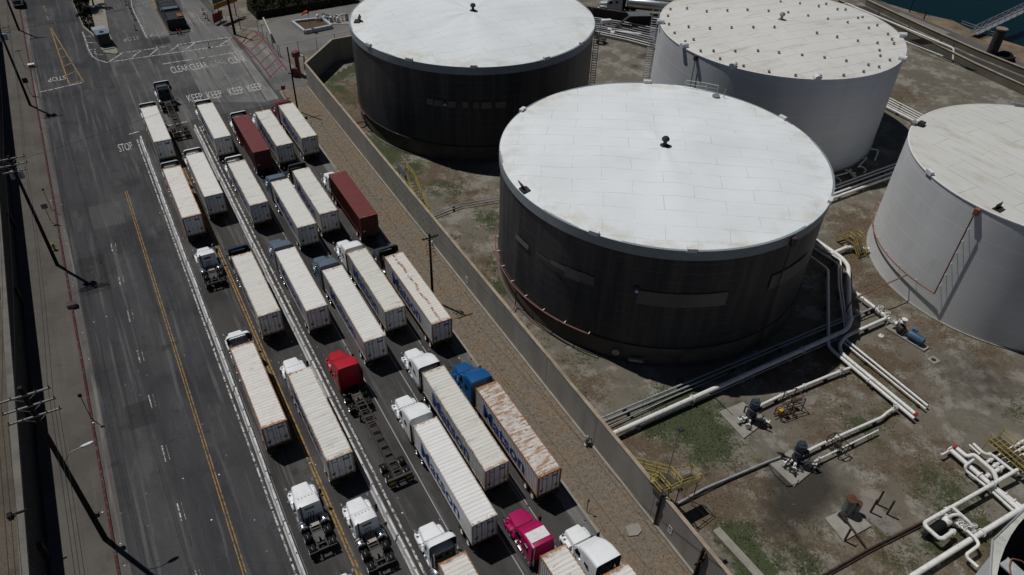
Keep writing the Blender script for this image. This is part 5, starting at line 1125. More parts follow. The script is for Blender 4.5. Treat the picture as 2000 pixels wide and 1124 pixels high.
pipe('thin white pipe ending at the valves beside the lower slate pump', [(1715, 841), (1640, 878), (1590, 902)], .09, .6, valves=(.93,))
pipe('white pipe from the tangle of valves to the blue pump', [(1664, 567), (1690, 587), (1720, 610), (1738, 624)], .20, .8, valves=(.72, .9), flanges=(.2,))
pipe('short fat white pipe joining the right tank under the yellow crossover', [(1622, 497), (1655, 483), (1697, 487)], .25, .7, flanges=(.5, .93))
pipe('red fire pipe on thin stands from the right tank to the white pipes', [(1772, 537, ZR), (1720, 560, ZR-.2), (1665, 586, ZR-.5), (1652, 608, .8)], .08, 2.6, red_pipe, sup=0)
for q, k in (((1675, 610), 0), ((1720, 657), 1)):
    pass
for q, t_, nm in (((1676, 609), (1685, 577), 'nearer the white pipe bundle'), ((1721, 657), (1733, 622), 'nearer the right tank')):
    tag(MB().tube([(0, 0, 0), (0, 0, .08), (0, 0, 2.2)], .05, 6).lathe([(0, 0), (.35, 0), (.3, .12), (0, .14)], 12).build('pipe_stand', white_pipe), 'white stand of the red fire pipe, ' + nm, 'stand', 'stands of the red fire pipe').location = at(*q)
for k, (dx, dy) in enumerate(((0, 0), (0, 6), (0, 15), (2, 22))):
    nm = ('top', 'second', 'third', 'bottom')[k]
    pipe(f'{nm} of four long pipes behind the front tank in the shade', [(1615+dx, 371+dy-2), (1755+dx, 320+dy-2)], (.13, .13, .16, .22)[k], .6, white_pipe, sup=5)
for k in range(5):
    pipe(f'{ORD[k]} from left of five slim white pipes right of the vented tank', [(1722+k*2, 204-k*4), (1800+k*2, 244-k*4)], (.2, .1, .1, .1, .1)[k], .5, white_pipe)
pipe('bent white pipe at the foot of the vented tank, in shade', [(1700, 291), (1716, 294), (1709, 313)], .12, .6, sup=0); pipe('zigzag white pipe at the foot of the vented tank', [(1686, 310), (1694, 308), (1675, 327), (1683, 325), (1692, 332), (1688, 337)], .10, .6, sup=0)
pipe('white pipe with valves at the foot of the vented tank', [(1652, 332), (1662, 338), (1672, 349)], .14, .7, valves=(.3, .7), sup=0); pipe('short white pipe between vented tank and front tank', [(1628, 345), (1655, 338)], .12, .6, sup=0)
pipe('crooked white pipe beside the front tank rim in the shade', [(1628, 343), (1642, 352), (1641, 361)], .10, .6, sup=0)
pipe('stub pipe lit inside the shade of the front dark tank', [(1566, 560), (1585, 562), (1590, 567)], .16, .5, grey_pipe, sup=0)
# lower right pipework
pipe('thick white pipe running diagonally past the right edge', [(1855, 878), (1937, 949), (1990, 995)], .24, .7, flanges=(.0, .45))
pipe('short white arm with flange at the end of the thick diagonal pipe', [(1855, 880), (1845, 886), (1838, 889)], .10, .7, flanges=(.9,))
pipe('fat white pipe bent like a swan neck, with red capped end', [(1947, 940, .8), (1941, 921, 1.2), (1902, 888, 1.2), (1889, 893, .8), (1866, 874, .8)], .21, .8, rad=1.2, cap=red_l)
pipe('white pipe bent into a hook left of the thick diagonal pipe', [(1902, 898, 1.2), (1885, 910, 1.0), (1886, 919, .6), (1934, 957, .6), (1985, 1003, .6)], .14, .6, rad=.8, flanges=(.55,))
pipe('white pipe curving below the yellow catwalk', [(1901, 867), (1922, 887), (1937, 888), (1979, 921), (2003, 931)], .15, .8, rad=.9, flanges=(.35, .85))
pipe('slim white pipe ending above the swan neck pipe', [(1893, 869), (1914, 888)], .10, .6, flanges=(.95,))
for k, (a, b_) in enumerate((((1924, 933), (2000, 889)), ((1926, 904), (2000, 861)), ((1938, 913), (2000, 874)))):
    pipe(f'{ORD[k]} from below of three white pipes passing under the yellow catwalk', [a, b_], (.22, .15, .17)[k], .5, flanges=(.1, .35))
pipe('long white pipe reaching from the catwalk down to the black pump loop', [(1987, 918, 1.4), (1948, 941, 1.2), (1806, 1021, 1.2), (1808, 1029, 1.2), (1834, 1052, 1.2), (1842, 1052, 1.2), (1864, 1037, .9)], .19, 1.2, rad=.9, flanges=(.2, .98), sup=9)
pipe('white pipe looping from the long pipe to the valve by the pump', [(1850, 998, 1.0), (1854, 991, 1.4), (1861, 992, 1.4), (1894, 1021, 1.3), (1900, 1034, .8)], .15, 1.2, rad=.5, valves=(.97,), sup=0)
pipe('fat white pipeline crossing the bottom right corner', [(1778, 1128), (1880, 1064), (2003, 989)], .26, .7, flanges=(.6,))
pipe('white pipe zigzagging over the fat corner pipeline', [(1864, 1018, .8), (1900, 1046, 1.2), (1914, 1064, 1.2), (1888, 1083, 1.0), (1889, 1090, .8), (1910, 1108, .8)], .15, 1.0, rad=.6, valves=(.08, .16), sup=0)
pipe('lower white pipe emerging by the corner tank, upper strand', [(1946, 955), (2003, 997)], .22, .6, dark_steel if False else white_pipe, flanges=(.3, .6)); pipe('lower white pipe emerging by the corner tank, lower strand', [(1940, 962), (1982, 1001)], .12, .5, grey_pipe, flanges=(.3,))
# rusty and grey ground pipes
pipe('long rusty pipe lying on the ground to the bottom edge', [(1600, 1128), (1692, 1075), (1795, 1023), (1930, 950)], .10, .25, rust_m, sup=6, name='rusty_pipe'); pipe('second thin rusty pipe beside the long rusty pipe', [(1612, 1128), (1700, 1078), (1800, 1028)], .05, .15, rust_m, sup=0, name='rusty_pipe')
pipe('rusty pipe from the rusty pumps to the long rusty pipe', [(1648, 1004, .8), (1650, 1012, .5), (1690, 1066, .4), (1694, 1076, .25)], .07, .4, rust_m, sup=0, name='rusty_pipe')
pipe('grey pipe from the wall stairs to the lower slate pump', [(1322, 985), (1375, 955), (1500, 902), (1525, 893)], .12, .3, grey_pipe, sup=5); pipe('thin grey conduit beside the pipe to the lower slate pump', [(1330, 985), (1420, 940), (1500, 906)], .05, .2, dark_steel, sup=0)
pipe('upper of two thin grey pipes between wall and front tank', [(845, 419), (900, 398), (975, 386)], .07, .4, grey_pipe); pipe('lower of two thin grey pipes between wall and front tank', [(845, 424), (900, 403), (975, 391)], .07, .4, grey_pipe); 
pipe('thin red pipe from the back tank to the wall', [(716, 236, 1.0), (688, 240, 1.0)], .10, 1.0, red_pipe, sup=0, name='fire_pipe'); pipe('lower thin red pipe from the back tank to the wall', [(716, 239, .7), (690, 243, .7)], .07, .7, red_pipe, sup=0, name='fire_pipe')
pipe('dark hose snaking round the lower slate pump pad', [(1500, 905), (1512, 926), (1538, 950), (1556, 946), (1560, 938)], .05, .12, dark_steel, sup=0, name='hose'); pipe('dark hose by the upper slate pump pad', [(1392, 772), (1420, 800), (1432, 812)], .05, .12, dark_steel, sup=0, name='hose')

# ---- pumps
def pad(root, pts, z=.14, mat=None): c = root.location; MB().prism([(at(a, b).x-c.x, at(a, b).y-c.y) for a, b in pts], .0, z).build('pad', mat or concrete_l, root)
def vertical_pump(label, px, py, padpts, mat, h=2.9, capm=None, r=.50):
    c = at(px, py); p = thing('vertical_pump', label, 'pump', c, 0, 'upright pumps'); pad(p, padpts)
    b = MB(); b.lathe([(0, .14), (.55, .14), (.55, .3), (.38, .34), (.38, .8), (.52, .85), (.52, 1.0), (0, 1.0)], 18); b.build('pump_head', dark_steel, p, True)
    b = MB(); b.lathe([(0, 1.0), (r*.82, 1.0), (r*.82, 1.5), (r*.92, 1.55), (r*.92, h-.55), (r, h-.5), (r, h-.08), (r*.93, h), (0, h)], 22); b.build('motor', mat, p, True)
    if capm: MB().lathe([(0, h), (r*.95, h), (r*.9, h+.05), (0, h+.06)], 22).build('motor_cap', capm, p, True)
    b = MB(); b.box((r+.1, -.2, 1.9), (.35, .4, .5)); b.build('terminal_box', mat, p)
    v = MB()
    for a, l_ in ((3.5, 1.5), (4.3, 1.35)):
        d = Vector((math.cos(a), math.sin(a), 0)); v.tube([d*.4+Vector((0, 0, .6)), d*l_+Vector((0, 0, .6))], .14, 10); v.tube([d*(l_-.06)+Vector((0, 0, .6)), d*(l_+.06)+Vector((0, 0, .6))], .30, 14); v.tube([d*(l_*.7)+Vector((0, 0, .6)), d*(l_*.7)+Vector((0, 0, 1.0))], .08, 8)
    v.build('suction_valve', white_pipe, p)
    v = MB(); d = Vector((.9, -.35, 0)).normalized(); v.tube([d*.3+Vector((0, 0, .6)), d*1.9+Vector((0, 0, .6))], .13, 10)
    for k in (.9, 1.3, 1.8): v.tube([d*k+Vector((0, 0, .6)), d*(k+.09)+Vector((0, 0, .6))], .26, 12)
    v.tube([d*1.1+Vector((0, 0, .6)), d*1.1+Vector((0, 0, 1.15))], .09, 8); v.build('discharge_valve', white_pipe, p)
    rp2 = random.Random(px); v = MB()
    for k in range(7):
        x, y = rp2.uniform(-1.3, 1.5), rp2.uniform(-1.2, 1.0); v.tube(fillet([(x, y, .14), (x, y, rp2.uniform(.4, 1.1)), (x+rp2.uniform(-.9, .9), y+rp2.uniform(-.7, .7), rp2.uniform(.4, 1.0)), (x*.3, y*.3, .5)], .12), rp2.uniform(.04, .09), 6)
    v.build('small_bore_piping', dark_steel, p, True)
    v = MB(); v.lathe([(r*.98, 1.9), (r*1.12, 1.92), (r*1.12, 2.0), (r*.98, 2.02)], 22); v.lathe([(0, h), (r*.55, h), (r*.5, h+.14), (0, h+.16)], 16); v.build('motor_flange', mat, p, True)
    v = MB(); v.tube(fillet([(.5, .4, .2), (1.0, .9, .3), (.9, 1.2, 1.8), (.6, 1.0, 2.4)], .2), .04, 5); v.build('conduit', dark_steel, p)
    return p
vertical_pump('slate grey upright pump on a pale pad, the upper of two', 1464, 822, [(1404, 806), (1450, 787), (1500, 822), (1452, 858)], slate_motor, 2.9)
vertical_pump('slate grey upright pump beside the black oil stain, the lower of two', 1552, 905, [(1500, 905), (1545, 880), (1595, 915), (1550, 952)], slate_motor, 2.9)
c = at(1650, 1003); vp = thing('rusty_pump', 'pair of upright pumps with rusty orange caps on a concrete pad', 'pump', c, 0); pad(vp, [(1610, 1014), (1662, 990), (1701, 1029), (1647, 1059)], .16)
for dx, dy, r_, h_ in ((0, 0, .50, 2.2), (.85, .1, .36, 1.5)):
    b = MB(); b.lathe([(0, .16), (r_*.8, .16), (r_*.8, .5), (r_, .55), (r_, h_), (0, h_)], 20, 'Z', (dx, dy, 0)); m_ = b.build('motor', paint('grey_pump_paint', (.17, .175, .17), .5, var=.3, rust=.5), vp, True); MB().lathe([(0, h_), (r_*1.03, h_), (r_*1.0, h_+.07), (0, h_+.1)], 20, 'Z', (dx, dy, 0)).build('rusty_cap', paint('rusty_cap', (.11, .045, .026), .8, var=.4, rust=.25), m_, True)
b = MB(); b.tube(fillet([(-.3, -.5, .5), (-.6, -.9, .5), (-.2, -1.2, .4)], .2), .12, 8); b.box((-.5, -.5, .4), (.5, .6, .5), .5); b.build('pump_head', dark_steel, vp)
# blue horizontal pump
s0 = at(1752, 645); s1 = at(1790, 668); dr = (s1-s0).normalized(); an = math.atan2(dr.y, dr.x)
bp_ = thing('horizontal_pump', 'bright blue electric pump lying on a steel skid by the right tank', 'pump', at(1768, 660), an)
MB().b2(-2.3, 2.6, -.55, .55, .02, .22).build('skid', concrete_l, bp_)
b = MB(); b.lathe([(0, .2), (.42, .2), (.45, .3), (.45, 1.75), (.40, 1.95), (.2, 2.05), (0, 2.05)], 20, 'X', (0, 0, .85)); 
for k in range(14): a = math.pi*2*k/14; b.box((1.0, .45*math.cos(a), .85+.45*math.sin(a)), (1.3, .04, .08), 0, -a+math.pi/2 if False else 0)
b.b2(.3, .6, -.4, .4, .22, .6); b.b2(1.5, 1.8, -.4, .4, .22, .6); b.box((.5, .45, 1.3), (.5, .45, .45)); b.build('motor', blue_motor, bp_, True)
b = MB(); b.tube([(-.1, 0, .85), (.2, 0, .85)], .1, 8); b.lathe([(0, -1.3), (.35, -1.3), (.52, -1.1), (.52, -.6), (.3, -.4), (.2, -.1), (0, -.1)], 18, 'X', (0, 0, .85)); b.tube([(-.9, 0, .9), (-.9, 0, 1.9)], .2, 10); b.build('pump_casing', dark_steel, bp_, True)
v = MB()
for c_ in ((-1.3, .4, 1.3), (-1.7, .1, 1.0), (-.9, .0, 2.0)): v.lathe([(0, -.25), (.33, -.25), (.33, -.17), (.18, -.15), (.2, .0), (.18, .15), (.33, .17), (.33, .25), (0, .25)], 14, 'Z' if c_[2] > 1.9 else 'X', c_)
v.tube([(-1.9, .3, 1.0), (-1.0, .2, 1.0)], .17, 10); v.build('valve_cluster', white_pipe, bp_, True)
# black pump inside the pipe loop
c = at(1832, 1035); hp = thing('horizontal_pump', 'black finned pump inside the white pipe loop near the corner tank', 'pump', c, R(32)); MB().b2(-1.7, 1.7, -.6, .6, 0, .18).build('skid', dark_steel, hp)
b = MB(); b.lathe([(0, -1.4), (.4, -1.4), (.44, -1.3), (.44, .2), (.3, .35), (0, .35)], 18, 'X', (0, 0, .75))
for k in range(7): b.lathe([(.4, -1.25+k*.2), (.5, -1.25+k*.2), (.5, -1.18+k*.2), (.4, -1.18+k*.2)], 18, 'X', (0, 0, .75))
b.build('motor', black_m, hp, True); b = MB(); b.lathe([(0, .4), (.3, .4), (.45, .6), (.45, 1.0), (.25, 1.15), (0, 1.2)], 16, 'X', (0, 0, .75)); b.tube(fillet([(.8, 0, .9), (.9, 0, 1.6), (1.5, -.3, 1.7), (1.9, -.8, 1.2)], .4), .15, 10)
for k in range(3): b.tube([(1.0+.35*k, .3+.2*k, .9), (1.1+.35*k, .36+.2*k, .9)], .3, 12)
b.build('pump_casing', white_pipe, hp, True)
# steel frames, manhole, posts
def rack(label, px, py, w_, d_, h_, rz, mat=dark_steel):
    p = thing('pipe_rack', label, 'rack', at(px, py), rz, 'small pipe racks'); b = MB()
    for x in (-w_/2, w_/2):
        for y in (-d_/2, d_/2): b.tube([(x, y, 0), (x, y, h_)], .06, 6)
    for y in (-d_/2, d_/2):
        for z_ in (h_*.5, h_): b.tube([(-w_/2, y, z_), (w_/2, y, z_)], .05, 6)
    for x in (-w_/2, w_/2): b.tube([(x, -d_/2, h_), (x, d_/2, h_)], .05, 6)
    b.build('frame', mat, p); b = MB(); b.tube([(-w_*.8, 0, h_*.4), (w_*.9, .1, h_*.4)], .06, 6); b.tube([(-w_*.6, .3, h_*.3), (w_*1.1, .35, h_*.3)], .05, 6); b.box((0, -.1, h_*.6), (.5, .4, .5)); b.build('manifold', rust_m if mat == rust_m else dark_steel, p); return p
rack('rusty frame with small pipes right of the upper slate pump', 1545, 795, 1.4, 1.6, 1.8, R(20), rust_m); rack('dark steel frame over the thin white pipe', 1630, 880, 1.0, 1.8, 1.5, R(30)); rack('dark manifold rack beside the upper slate pump', 1530, 812, 1.6, 1.0, 1.0, R(25), rust_m)
bx = thing('yellow_cap', 'small round yellow cap between the upper pump and rusty frame', 'pipe cap', at(1522, 810)); MB().cyl((0, 0, 0), .2, .5, 12).cyl((0, 0, .5), .28, .3, 12).build('cap', plain('cap_yellow', (.55, .33, .02), .5), bx)
for (b_, t_, lab) in (((1712, 985), (1726, 959), 'rusty upright post on the yard ground, left of two'), ((1732, 1005), (1747, 979), 'rusty upright post on the yard ground, right of two'), ((1700, 1001), (1706, 991), 'short rusty stub post near the rusty posts'), ((1649, 1057), (1656, 1045), 'rusty stub post at the corner of the rusty pump pad')):
    B, h = pole_height(b_[0], b_[1], t_[0], t_[1]); tag(MB().tube([(0, 0, 0), (0, 0, max(.8, h))], .10, 8).build('steel_post', rust_m), lab, 'post', 'rusty posts').location = B
mhp = at(1823, 704); mn = thing('manhole', 'pale square manhole frame with dark round hole on the gravel', 'manhole', mhp, .5); MB().b2(-.55, .55, -.5, .5, 0, .08).build('frame', concrete_l, mn); MB().cyl((0, 0, .08), .27, .02, 16).build('lid', dark_steel, mn)
ct = thing('concrete_kerb_strip', 'long low concrete strip in the grass near the bottom edge', 'kerb'); c0 = at(1398, 1035); c1 = at(1485, 1130); dv = (c1-c0).normalized(); nv = Vector((-dv.y, dv.x, 0))*.4; MB().prism([(c0-nv)[:2], (c1-nv)[:2], (c1+nv)[:2], (c0+nv)[:2]], 0, .18).build('strip', concrete_l, ct)
for pts, lab in (([(1660, 985), (1690, 968), (1765, 1032), (1735, 1048)], 0), ([(1570, 775), (1600, 770), (1590, 790), (1560, 795)], 0)):
    structure(MB().sheet([at(a, b, .01) for a, b in pts]).build('worn_concrete', paint('worn_concrete_patch', (.20, .185, .16), .95, var=.3, scale=.5, dirtamt=.5)))

# ================================================================== YELLOW STAIRS
def stairs(label, origin, rz, H_, run, wd=1.0, plat=1.4, outer=True, mat=yellow_m):
    """landing at height H_ and a flight going down along +y; local x is across"""
    p = thing('access_stairs', label, 'stairs', origin, rz, 'yellow access stairs')
    MB().b2(-wd/2, wd/2, -plat, 0, H_-.06, H_).build('landing', grate_d, p); n_ = max(3, int(H_/.25))
    for k in range(n_):
        u = (k+.5)/n_; o = MB().b2(-wd/2+.04, wd/2-.04, run*u-.12, run*u+.12, H_*(1-u)-.02, H_*(1-u)+.02).build('tread', grate_d, p)
    st2 = MB()
    for s_ in (-1, 1): st2.add([(s_*wd/2-.03, 0, H_-.2), (s_*wd/2+.03, 0, H_-.2), (s_*wd/2+.03, 0, H_+.05), (s_*wd/2-.03, 0, H_+.05), (s_*wd/2-.03, run, -.05), (s_*wd/2+.03, run, -.05), (s_*wd/2+.03, run, .2), (s_*wd/2-.03, run, .2)], [(0, 1, 2, 3), (4, 7, 6, 5), (0, 4, 5, 1), (1, 5, 6, 2), (2, 6, 7, 3), (3, 7, 4, 0)])
    st2.build('stringer', yellow_m, p)
    for s_ in (-1, 1):
        r_ = MB(); x = s_*wd/2
        for dz in (1.05, .55): r_.tube([(x, -plat, H_+dz), (x, 0, H_+dz), (x, run, dz)], .042, 6)
        for y, z_ in ((-plat, H_), (-plat/2, H_), (0, H_), (run*.33, H_*.67), (run*.66, H_*.34), (run, 0)): r_.tube([(x, y, z_), (x, y, z_+1.05)], .042, 6)
        r_.build('handrail', mat, p)
    r_ = MB()
    for dz in (1.05, .55): r_.tube([(-wd/2, -plat, H_+dz), (wd/2, -plat, H_+dz)], .042, 6)
    r_.build('end_rail', mat, p); lg = MB()
    for s_ in (-1, 1): lg.tube([(s_*(wd/2-.05), -plat+.1, 0), (s_*(wd/2-.05), -plat+.1, H_-.05)], .05, 6)
    lg.build('leg', mat, p); return p
sw_, tw_ = st(1300, 935, 4.3); 
stA = stairs('yellow stairs with landings crossing the yard wall near the floodlight pole', L(st(1296, 960, 4.3)[0]+1.2, WALL_T+1.35, 0), -TH, 4.3, 5.0, 1.3, 1.6)
b = MB(); b.b2(-1.6, -.65, -1.5, 0, 4.36, 4.42); b.build('wall_landing', grate_d, stA)
r_ = MB()
for dz in (1.05, .55):
    r_.tube([(-1.6, .0, 4.4+dz), (-1.6, -1.5, 4.4+dz), (-.7, -1.5, 4.4+dz)], .042, 6); r_.tube([(-1.6, 0, 4.4+dz), (-.7, 0, 4.4+dz)], .042, 6); r_.tube([(.65, -1.6, 4.3+dz), (2.9, -1.6, 3.6+dz), (2.9, -.4, 3.6+dz), (.65, -.1, 4.3+dz)], .042, 6)
for q in ((-1.6, 0, 4.4), (-1.6, -1.5, 4.4), (2.9, -1.6, 3.6), (2.9, -.4, 3.6), (1.8, -1.6, 3.9)): r_.tube([q, (q[0], q[1], q[2]+1.05)], .042, 6)
r_.build('side_rail', yellow_m, stA); MB().b2(.68, 2.9, -1.55, -.4, 3.5, 3.56).build('side_landing', grate_d, stA)
lg = MB()
for q in ((2.8, -1.5), (2.8, -.5)): lg.tube([(q[0], q[1], 0), (q[0], q[1], 3.5)], .05, 6)
lg.build('landing_leg', yellow_m, stA)
stB = stairs('yellow stairs behind the wall near the two dark tanks', L(st(800, 365, 4.2)[0]+1.6, WALL_T+1.3, 0), -TH+math.pi, 4.2, 7.0, 1.1, 3.0)
MB().b2(.62, .68, -2.6, -.3, 4.3, 5.6).build('notice_board', paint('notice_board', (.22, .24, .30), .6, var=.5, scale=3), stB)
def crossover(label, c, rz, H_=1.6, run=1.5, top=1.0, wd=.9):
    p = thing('pipe_crossover', label, 'steps', c, rz, 'yellow crossover steps'); MB().b2(-wd/2, wd/2, -top/2, top/2, H_-.06, H_).build('landing', grate_d, p)
    for s_ in (-1, 1):
        for k in range(5): u = (k+.5)/5; y = s_*(top/2+run*u); MB().b2(-wd/2, wd/2, y-.12, y+.12, H_*(1-u)-.02, H_*(1-u)+.02).build('tread', grate_d, p)
        r_ = MB(); x = s_*wd/2
        for dz in (1.0, .5): r_.tube(fillet([(x, -top/2-run, .1), (x, -top/2-run, dz), (x, -top/2, H_+dz), (x, top/2, H_+dz), (x, top/2+run, dz), (x, top/2+run, .1)], .3), .045, 6)
        for y in (-top/2, top/2): r_.tube([(x, y, 0), (x, y, H_+1.0)], .045, 6)
        r_.tube([(x, -top/2-run, 0), (x, -top/2, H_)], .06, 6); r_.tube([(x, top/2, H_), (x, top/2+run, 0)], .06, 6); r_.build('handrail', yellow_m, p)
    return p
crossover('yellow crossover steps over the short pipe at the right tank', at(1661, 487), R(25), 1.7, 1.6, 1.0, 1.3)
ca_, cb2 = at(1930, 862, 1.5), at(2012, 932, 1.5); dv = cb2-ca_; ln = dv.length; cw = thing('catwalk', 'yellow railed catwalk over pipes at the right edge', 'catwalk', (ca_.x, ca_.y, 0), math.atan2(dv.y, dv.x))
for k in range(int(ln/.5)): MB().b2(k*.5, k*.5+.36, -.1, 1.7, 1.45, 1.5).build('grating', grate_d, cw)
for y in (-.1, 1.7):
    r_ = MB()
    for z_ in (1.5, 2.0, 2.55): r_.tube([(0, y, z_), (ln, y, z_)], .04, 6)
    k = 0
    while k < ln: r_.tube([(k, y, 0 if int(k) % 3 == 0 else 1.5), (k, y, 2.55)], .04, 6); k += 1.5
    r_.build('handrail', yellow_m, cw)

# ================================================================== FAR CORNER: gate, booth, planting
isl = [(139, 0), (163, 55), (192, 80), (203, 104), (228, 107), (231, 103), (214, 66), (203, 0)]
o = MB().prism([at(a, b)[:2] for a, b in isl], 0, .16).build('traffic_island', paint('island_concrete', (.27, .25, .21), .9, var=.3)); structure(o)
LEAF = {}
def leaf_mat(name, c1, c2):
    n = NT(name); a = n.noise(n.pos(), 1.2, 4); g = n.n('ShaderNodeNewGeometry').outputs['Random Per Island']; return n.done(n.mix(n.math('ADD', n.math('MULTIPLY', a, .5), n.math('MULTIPLY', g, .5)), c1, c2), .8, 0, .15)
LF1 = leaf_mat('dark_foliage', (.010, .018, .007), (.045, .060, .022)); LF2 = leaf_mat('hedge_foliage', (.014, .020, .007), (.055, .065, .024))
def leaves(fn, n_, sz, rnd):
    b = MB()
    for _ in range(n_):
        p = Vector(fn()); nn = Vector((rnd.uniform(-1, 1), rnd.uniform(-1, 1), rnd.uniform(-.3, 1))).normalized(); t = nn.orthogonal().normalized(); bb = nn.cross(t); s_ = sz*rnd.uniform(.6, 1.4)
        b.add([p+t*s_, p+bb*s_*.6, p-t*s_, p-bb*s_*.6], [(0, 1, 2, 3)])
    return b
def tree(label, c, h, r_, seed):
    rnd = random.Random(seed); t = thing('street_tree', label, 'tree', c, 0, 'trees at the gate'); b = MB(); b.tube([(0, 0, 0), (.1, .05, h*.3), (.05, .1, h*.6)], .2, 8, True, .1)
    cl = []
    for k in range(9):
        a = rnd.uniform(0, 6.28); q = Vector((math.cos(a)*r_*rnd.uniform(.2, .75), math.sin(a)*r_*rnd.uniform(.2, .75), h*rnd.uniform(.5, .95))); cl.append((q, r_*rnd.uniform(.3, .5))); b.tube([(.05, .08, h*.4), q*.6+Vector((0, 0, h*.25)), q], .07, 5, True, .03)
    b.build('trunk', wood, t)
    def f():
        q, rr_ = rnd.choice(cl); d = Vector((rnd.gauss(0, 1), rnd.gauss(0, 1), rnd.gauss(0, .8))).normalized()*rr_*rnd.uniform(.5, 1.05); return q+d
    leaves(f, 2600, .17, rnd).build('crown', LF1, t); return t
tree('dark leafy tree on the traffic island at the top edge', at(158, 22), 5.0, 3.0, 3); tree('dark leafy tree right of the first on the traffic island', at(183, 12), 4.5, 2.6, 5)
rnd = random.Random(11)
def grass_blades(fn, n_, hh, mat, name, kind='stuff'):
    b = MB()
    for _ in range(n_):
        p = Vector(fn()); a = rnd.uniform(0, 6.28); d = Vector((math.cos(a), math.sin(a), 0))*.07; lean = Vector((rnd.uniform(-.15, .15), rnd.uniform(-.15, .15), hh*rnd.uniform(.5, 1.3)))
        b.add([p-d, p+d, p+lean], [(0, 1, 2)])
    o = b.build(name, mat); o['kind'] = kind; return o
poly_i = [at(a, b)[:2] for a, b in [(141, 2), (164, 52), (190, 74), (185, 50), (172, 0)]]
def rp_(poly):
    xs = [p[0] for p in poly]; ys = [p[1] for p in poly]
    while True:
        x, y = rnd.uniform(min(xs), max(xs)), rnd.uniform(min(ys), max(ys))
        if in_poly(x, y, poly): return x, y
grass_blades(lambda: (*rp_(poly_i), .16), 2500, .4, LF2, 'island_grass')
bo = thing('gate_kiosk', 'small pale blue gate kiosk on the traffic island', 'kiosk', at(209, 93), -TH+.1)
MB().b2(-1.1, 1.1, 0, 4.2, .16, 2.5).build('wall', paint('kiosk_shaded_wall', (.03, .035, .045), .4), bo); MB().b2(-1.2, 1.2, -.1, 2.4, 2.5, 2.68).build('roof', paint('kiosk_blue_roof', (.13, .19, .26), .6), bo); MB().b2(-1.2, 1.2, 2.45, 4.4, 2.5, 2.7).build('rear_roof', paint('kiosk_grey_roof', (.30, .32, .35), .6), bo); MB().cyl((0, 1.0, 2.68), .4, .12, 16).build('roof_fan', black_m, bo); MB().b2(-1.15, 1.15, -1.6, -.1, .16, .30).build('step', concrete_l, bo)  # near-black wall colour holds the shade of the kiosk's front
gk = thing('gate_machine', 'long dark gate structure with blue band and orange panel at the top edge', 'gate equipment', at(352, 66), -TH+.0)
MB().b2(-2.0, 2.0, 0, 16, 0, .16).build('island', paint('gate_island', (.06, .058, .055), .9), gk); MB().b2(-1.7, 1.7, 2, 15.5, .16, 2.3).build('cabinet', paint('gate_dark', (.025, .028, .032), .5, var=.5), gk); MB().b2(-1.75, 1.75, 7, 8.4, 2.3, 2.75).build('blue_band', paint('gate_blue', (.08, .13, .19), .5), gk); MB().b2(.6, 1.72, 2.6, 4.6, 2.3, 2.5).build('orange_panel', paint('gate_orange', (.22, .08, .02), .6), gk)
b = MB(); 
for k in range(6): b.tube([(-1.6, 3+2*k, 2.3), (-1.6, 3+2*k, 3.4), (1.6, 3+2*k, 3.4), (1.6, 3+2*k, 2.3)], .06, 6)
b.tube([(-1.6, 3, 3.4), (-1.6, 13, 3.4)], .06, 6); b.tube([(1.6, 3, 3.4), (1.6, 13, 3.4)], .06, 6); b.build('gantry', dark_steel, gk)
for x in (-.5, .1): MB().tube([(x, -.6, 0), (x, -.6, 1.1)], .12, 8).build('bollard', red_p, gk)
b = MB(); b.ribbon([at(a, b_) for a, b_ in ((297, 0), (305, 18), (316, 38), (331, 68))], .35, .05); yk = b.build('yellow_kerb_line', YLINE); structure(yk)
def delineator(px, py, k):
    d = thing('delineator_post', f'red delineator post by the gate lanes, {ORD[k]} from left', 'delineator', at(px, py), 0, 'red delineator posts'); MB().cyl((0, 0, 0), .28, .08, 12).build('base', black_m, d); MB().cyl((0, 0, .08), .07, 1.3, 8).build('post', red_p, d)
for k, (a, b_) in enumerate(((247, 11), (254, 17), (258, 28), (264, 40), (266, 60), (398, 29), (402, 37), (407, 41), (409, 94))): delineator(a, b_, k)
sgb = thing('signboard', 'orange and blue signboard behind the thick black pole', 'signboard', at(447, 38), -TH+.55)
for x in (-2.2, 2.2): MB().tube([(x, 0, 0), (x, 0, 4.5)], .1, 6).build('leg', dark_steel, sgb)
MB().b2(-3.2, 3.2, -.1, 0, 2.9, 3.9).build('orange_panel', paint('sign_orange', (.45, .20, .02), .6), sgb); MB().b2(-3.2, 2.6, -.1, 0, 4.0, 5.6).build('blue_panel', paint('sign_blue_grey', (.10, .12, .15), .6), sgb)
rs = thing('banner_sign', 'red banner sign on the chain fence by the junction', 'sign', at(428, 45), -TH+.7); MB().b2(-1.5, 1.5, -.05, .02, .4, 2.2).build('banner', red_p, rs); MB().tube([(-1.5, 0, 0), (-1.5, 0, 2.3)], .05, 6).tube([(1.5, 0, 0), (1.5, 0, 2.3)], .05, 6).build('frame', dark_steel, rs)
def fence(label, pts, h=2.2, step=3.0, mat=dark_steel):
    w = [at(*p) for p in pts]; f = thing('wire_fence', label, 'fence', w[0], 0, 'wire fences at the junction'); o = w[0]; r_ = MB()
    for z_ in (h, h*.5, .15, h*.25, h*.75): r_.tube([p-o+Vector((0, 0, z_)) for p in w], .03 if z_ in (h, .15) else .012, 4)
    r_.build('rail', mid_steel, f)
    for a, b_ in zip(w[:-1], w[1:]):
        n_ = max(1, int((b_-a).length/step))
        for k in range(n_+1): q = a.lerp(b_, k/n_)-o; MB().tube([q, q+Vector((0, 0, h+.2))], .05, 6).build('post', mat, f)
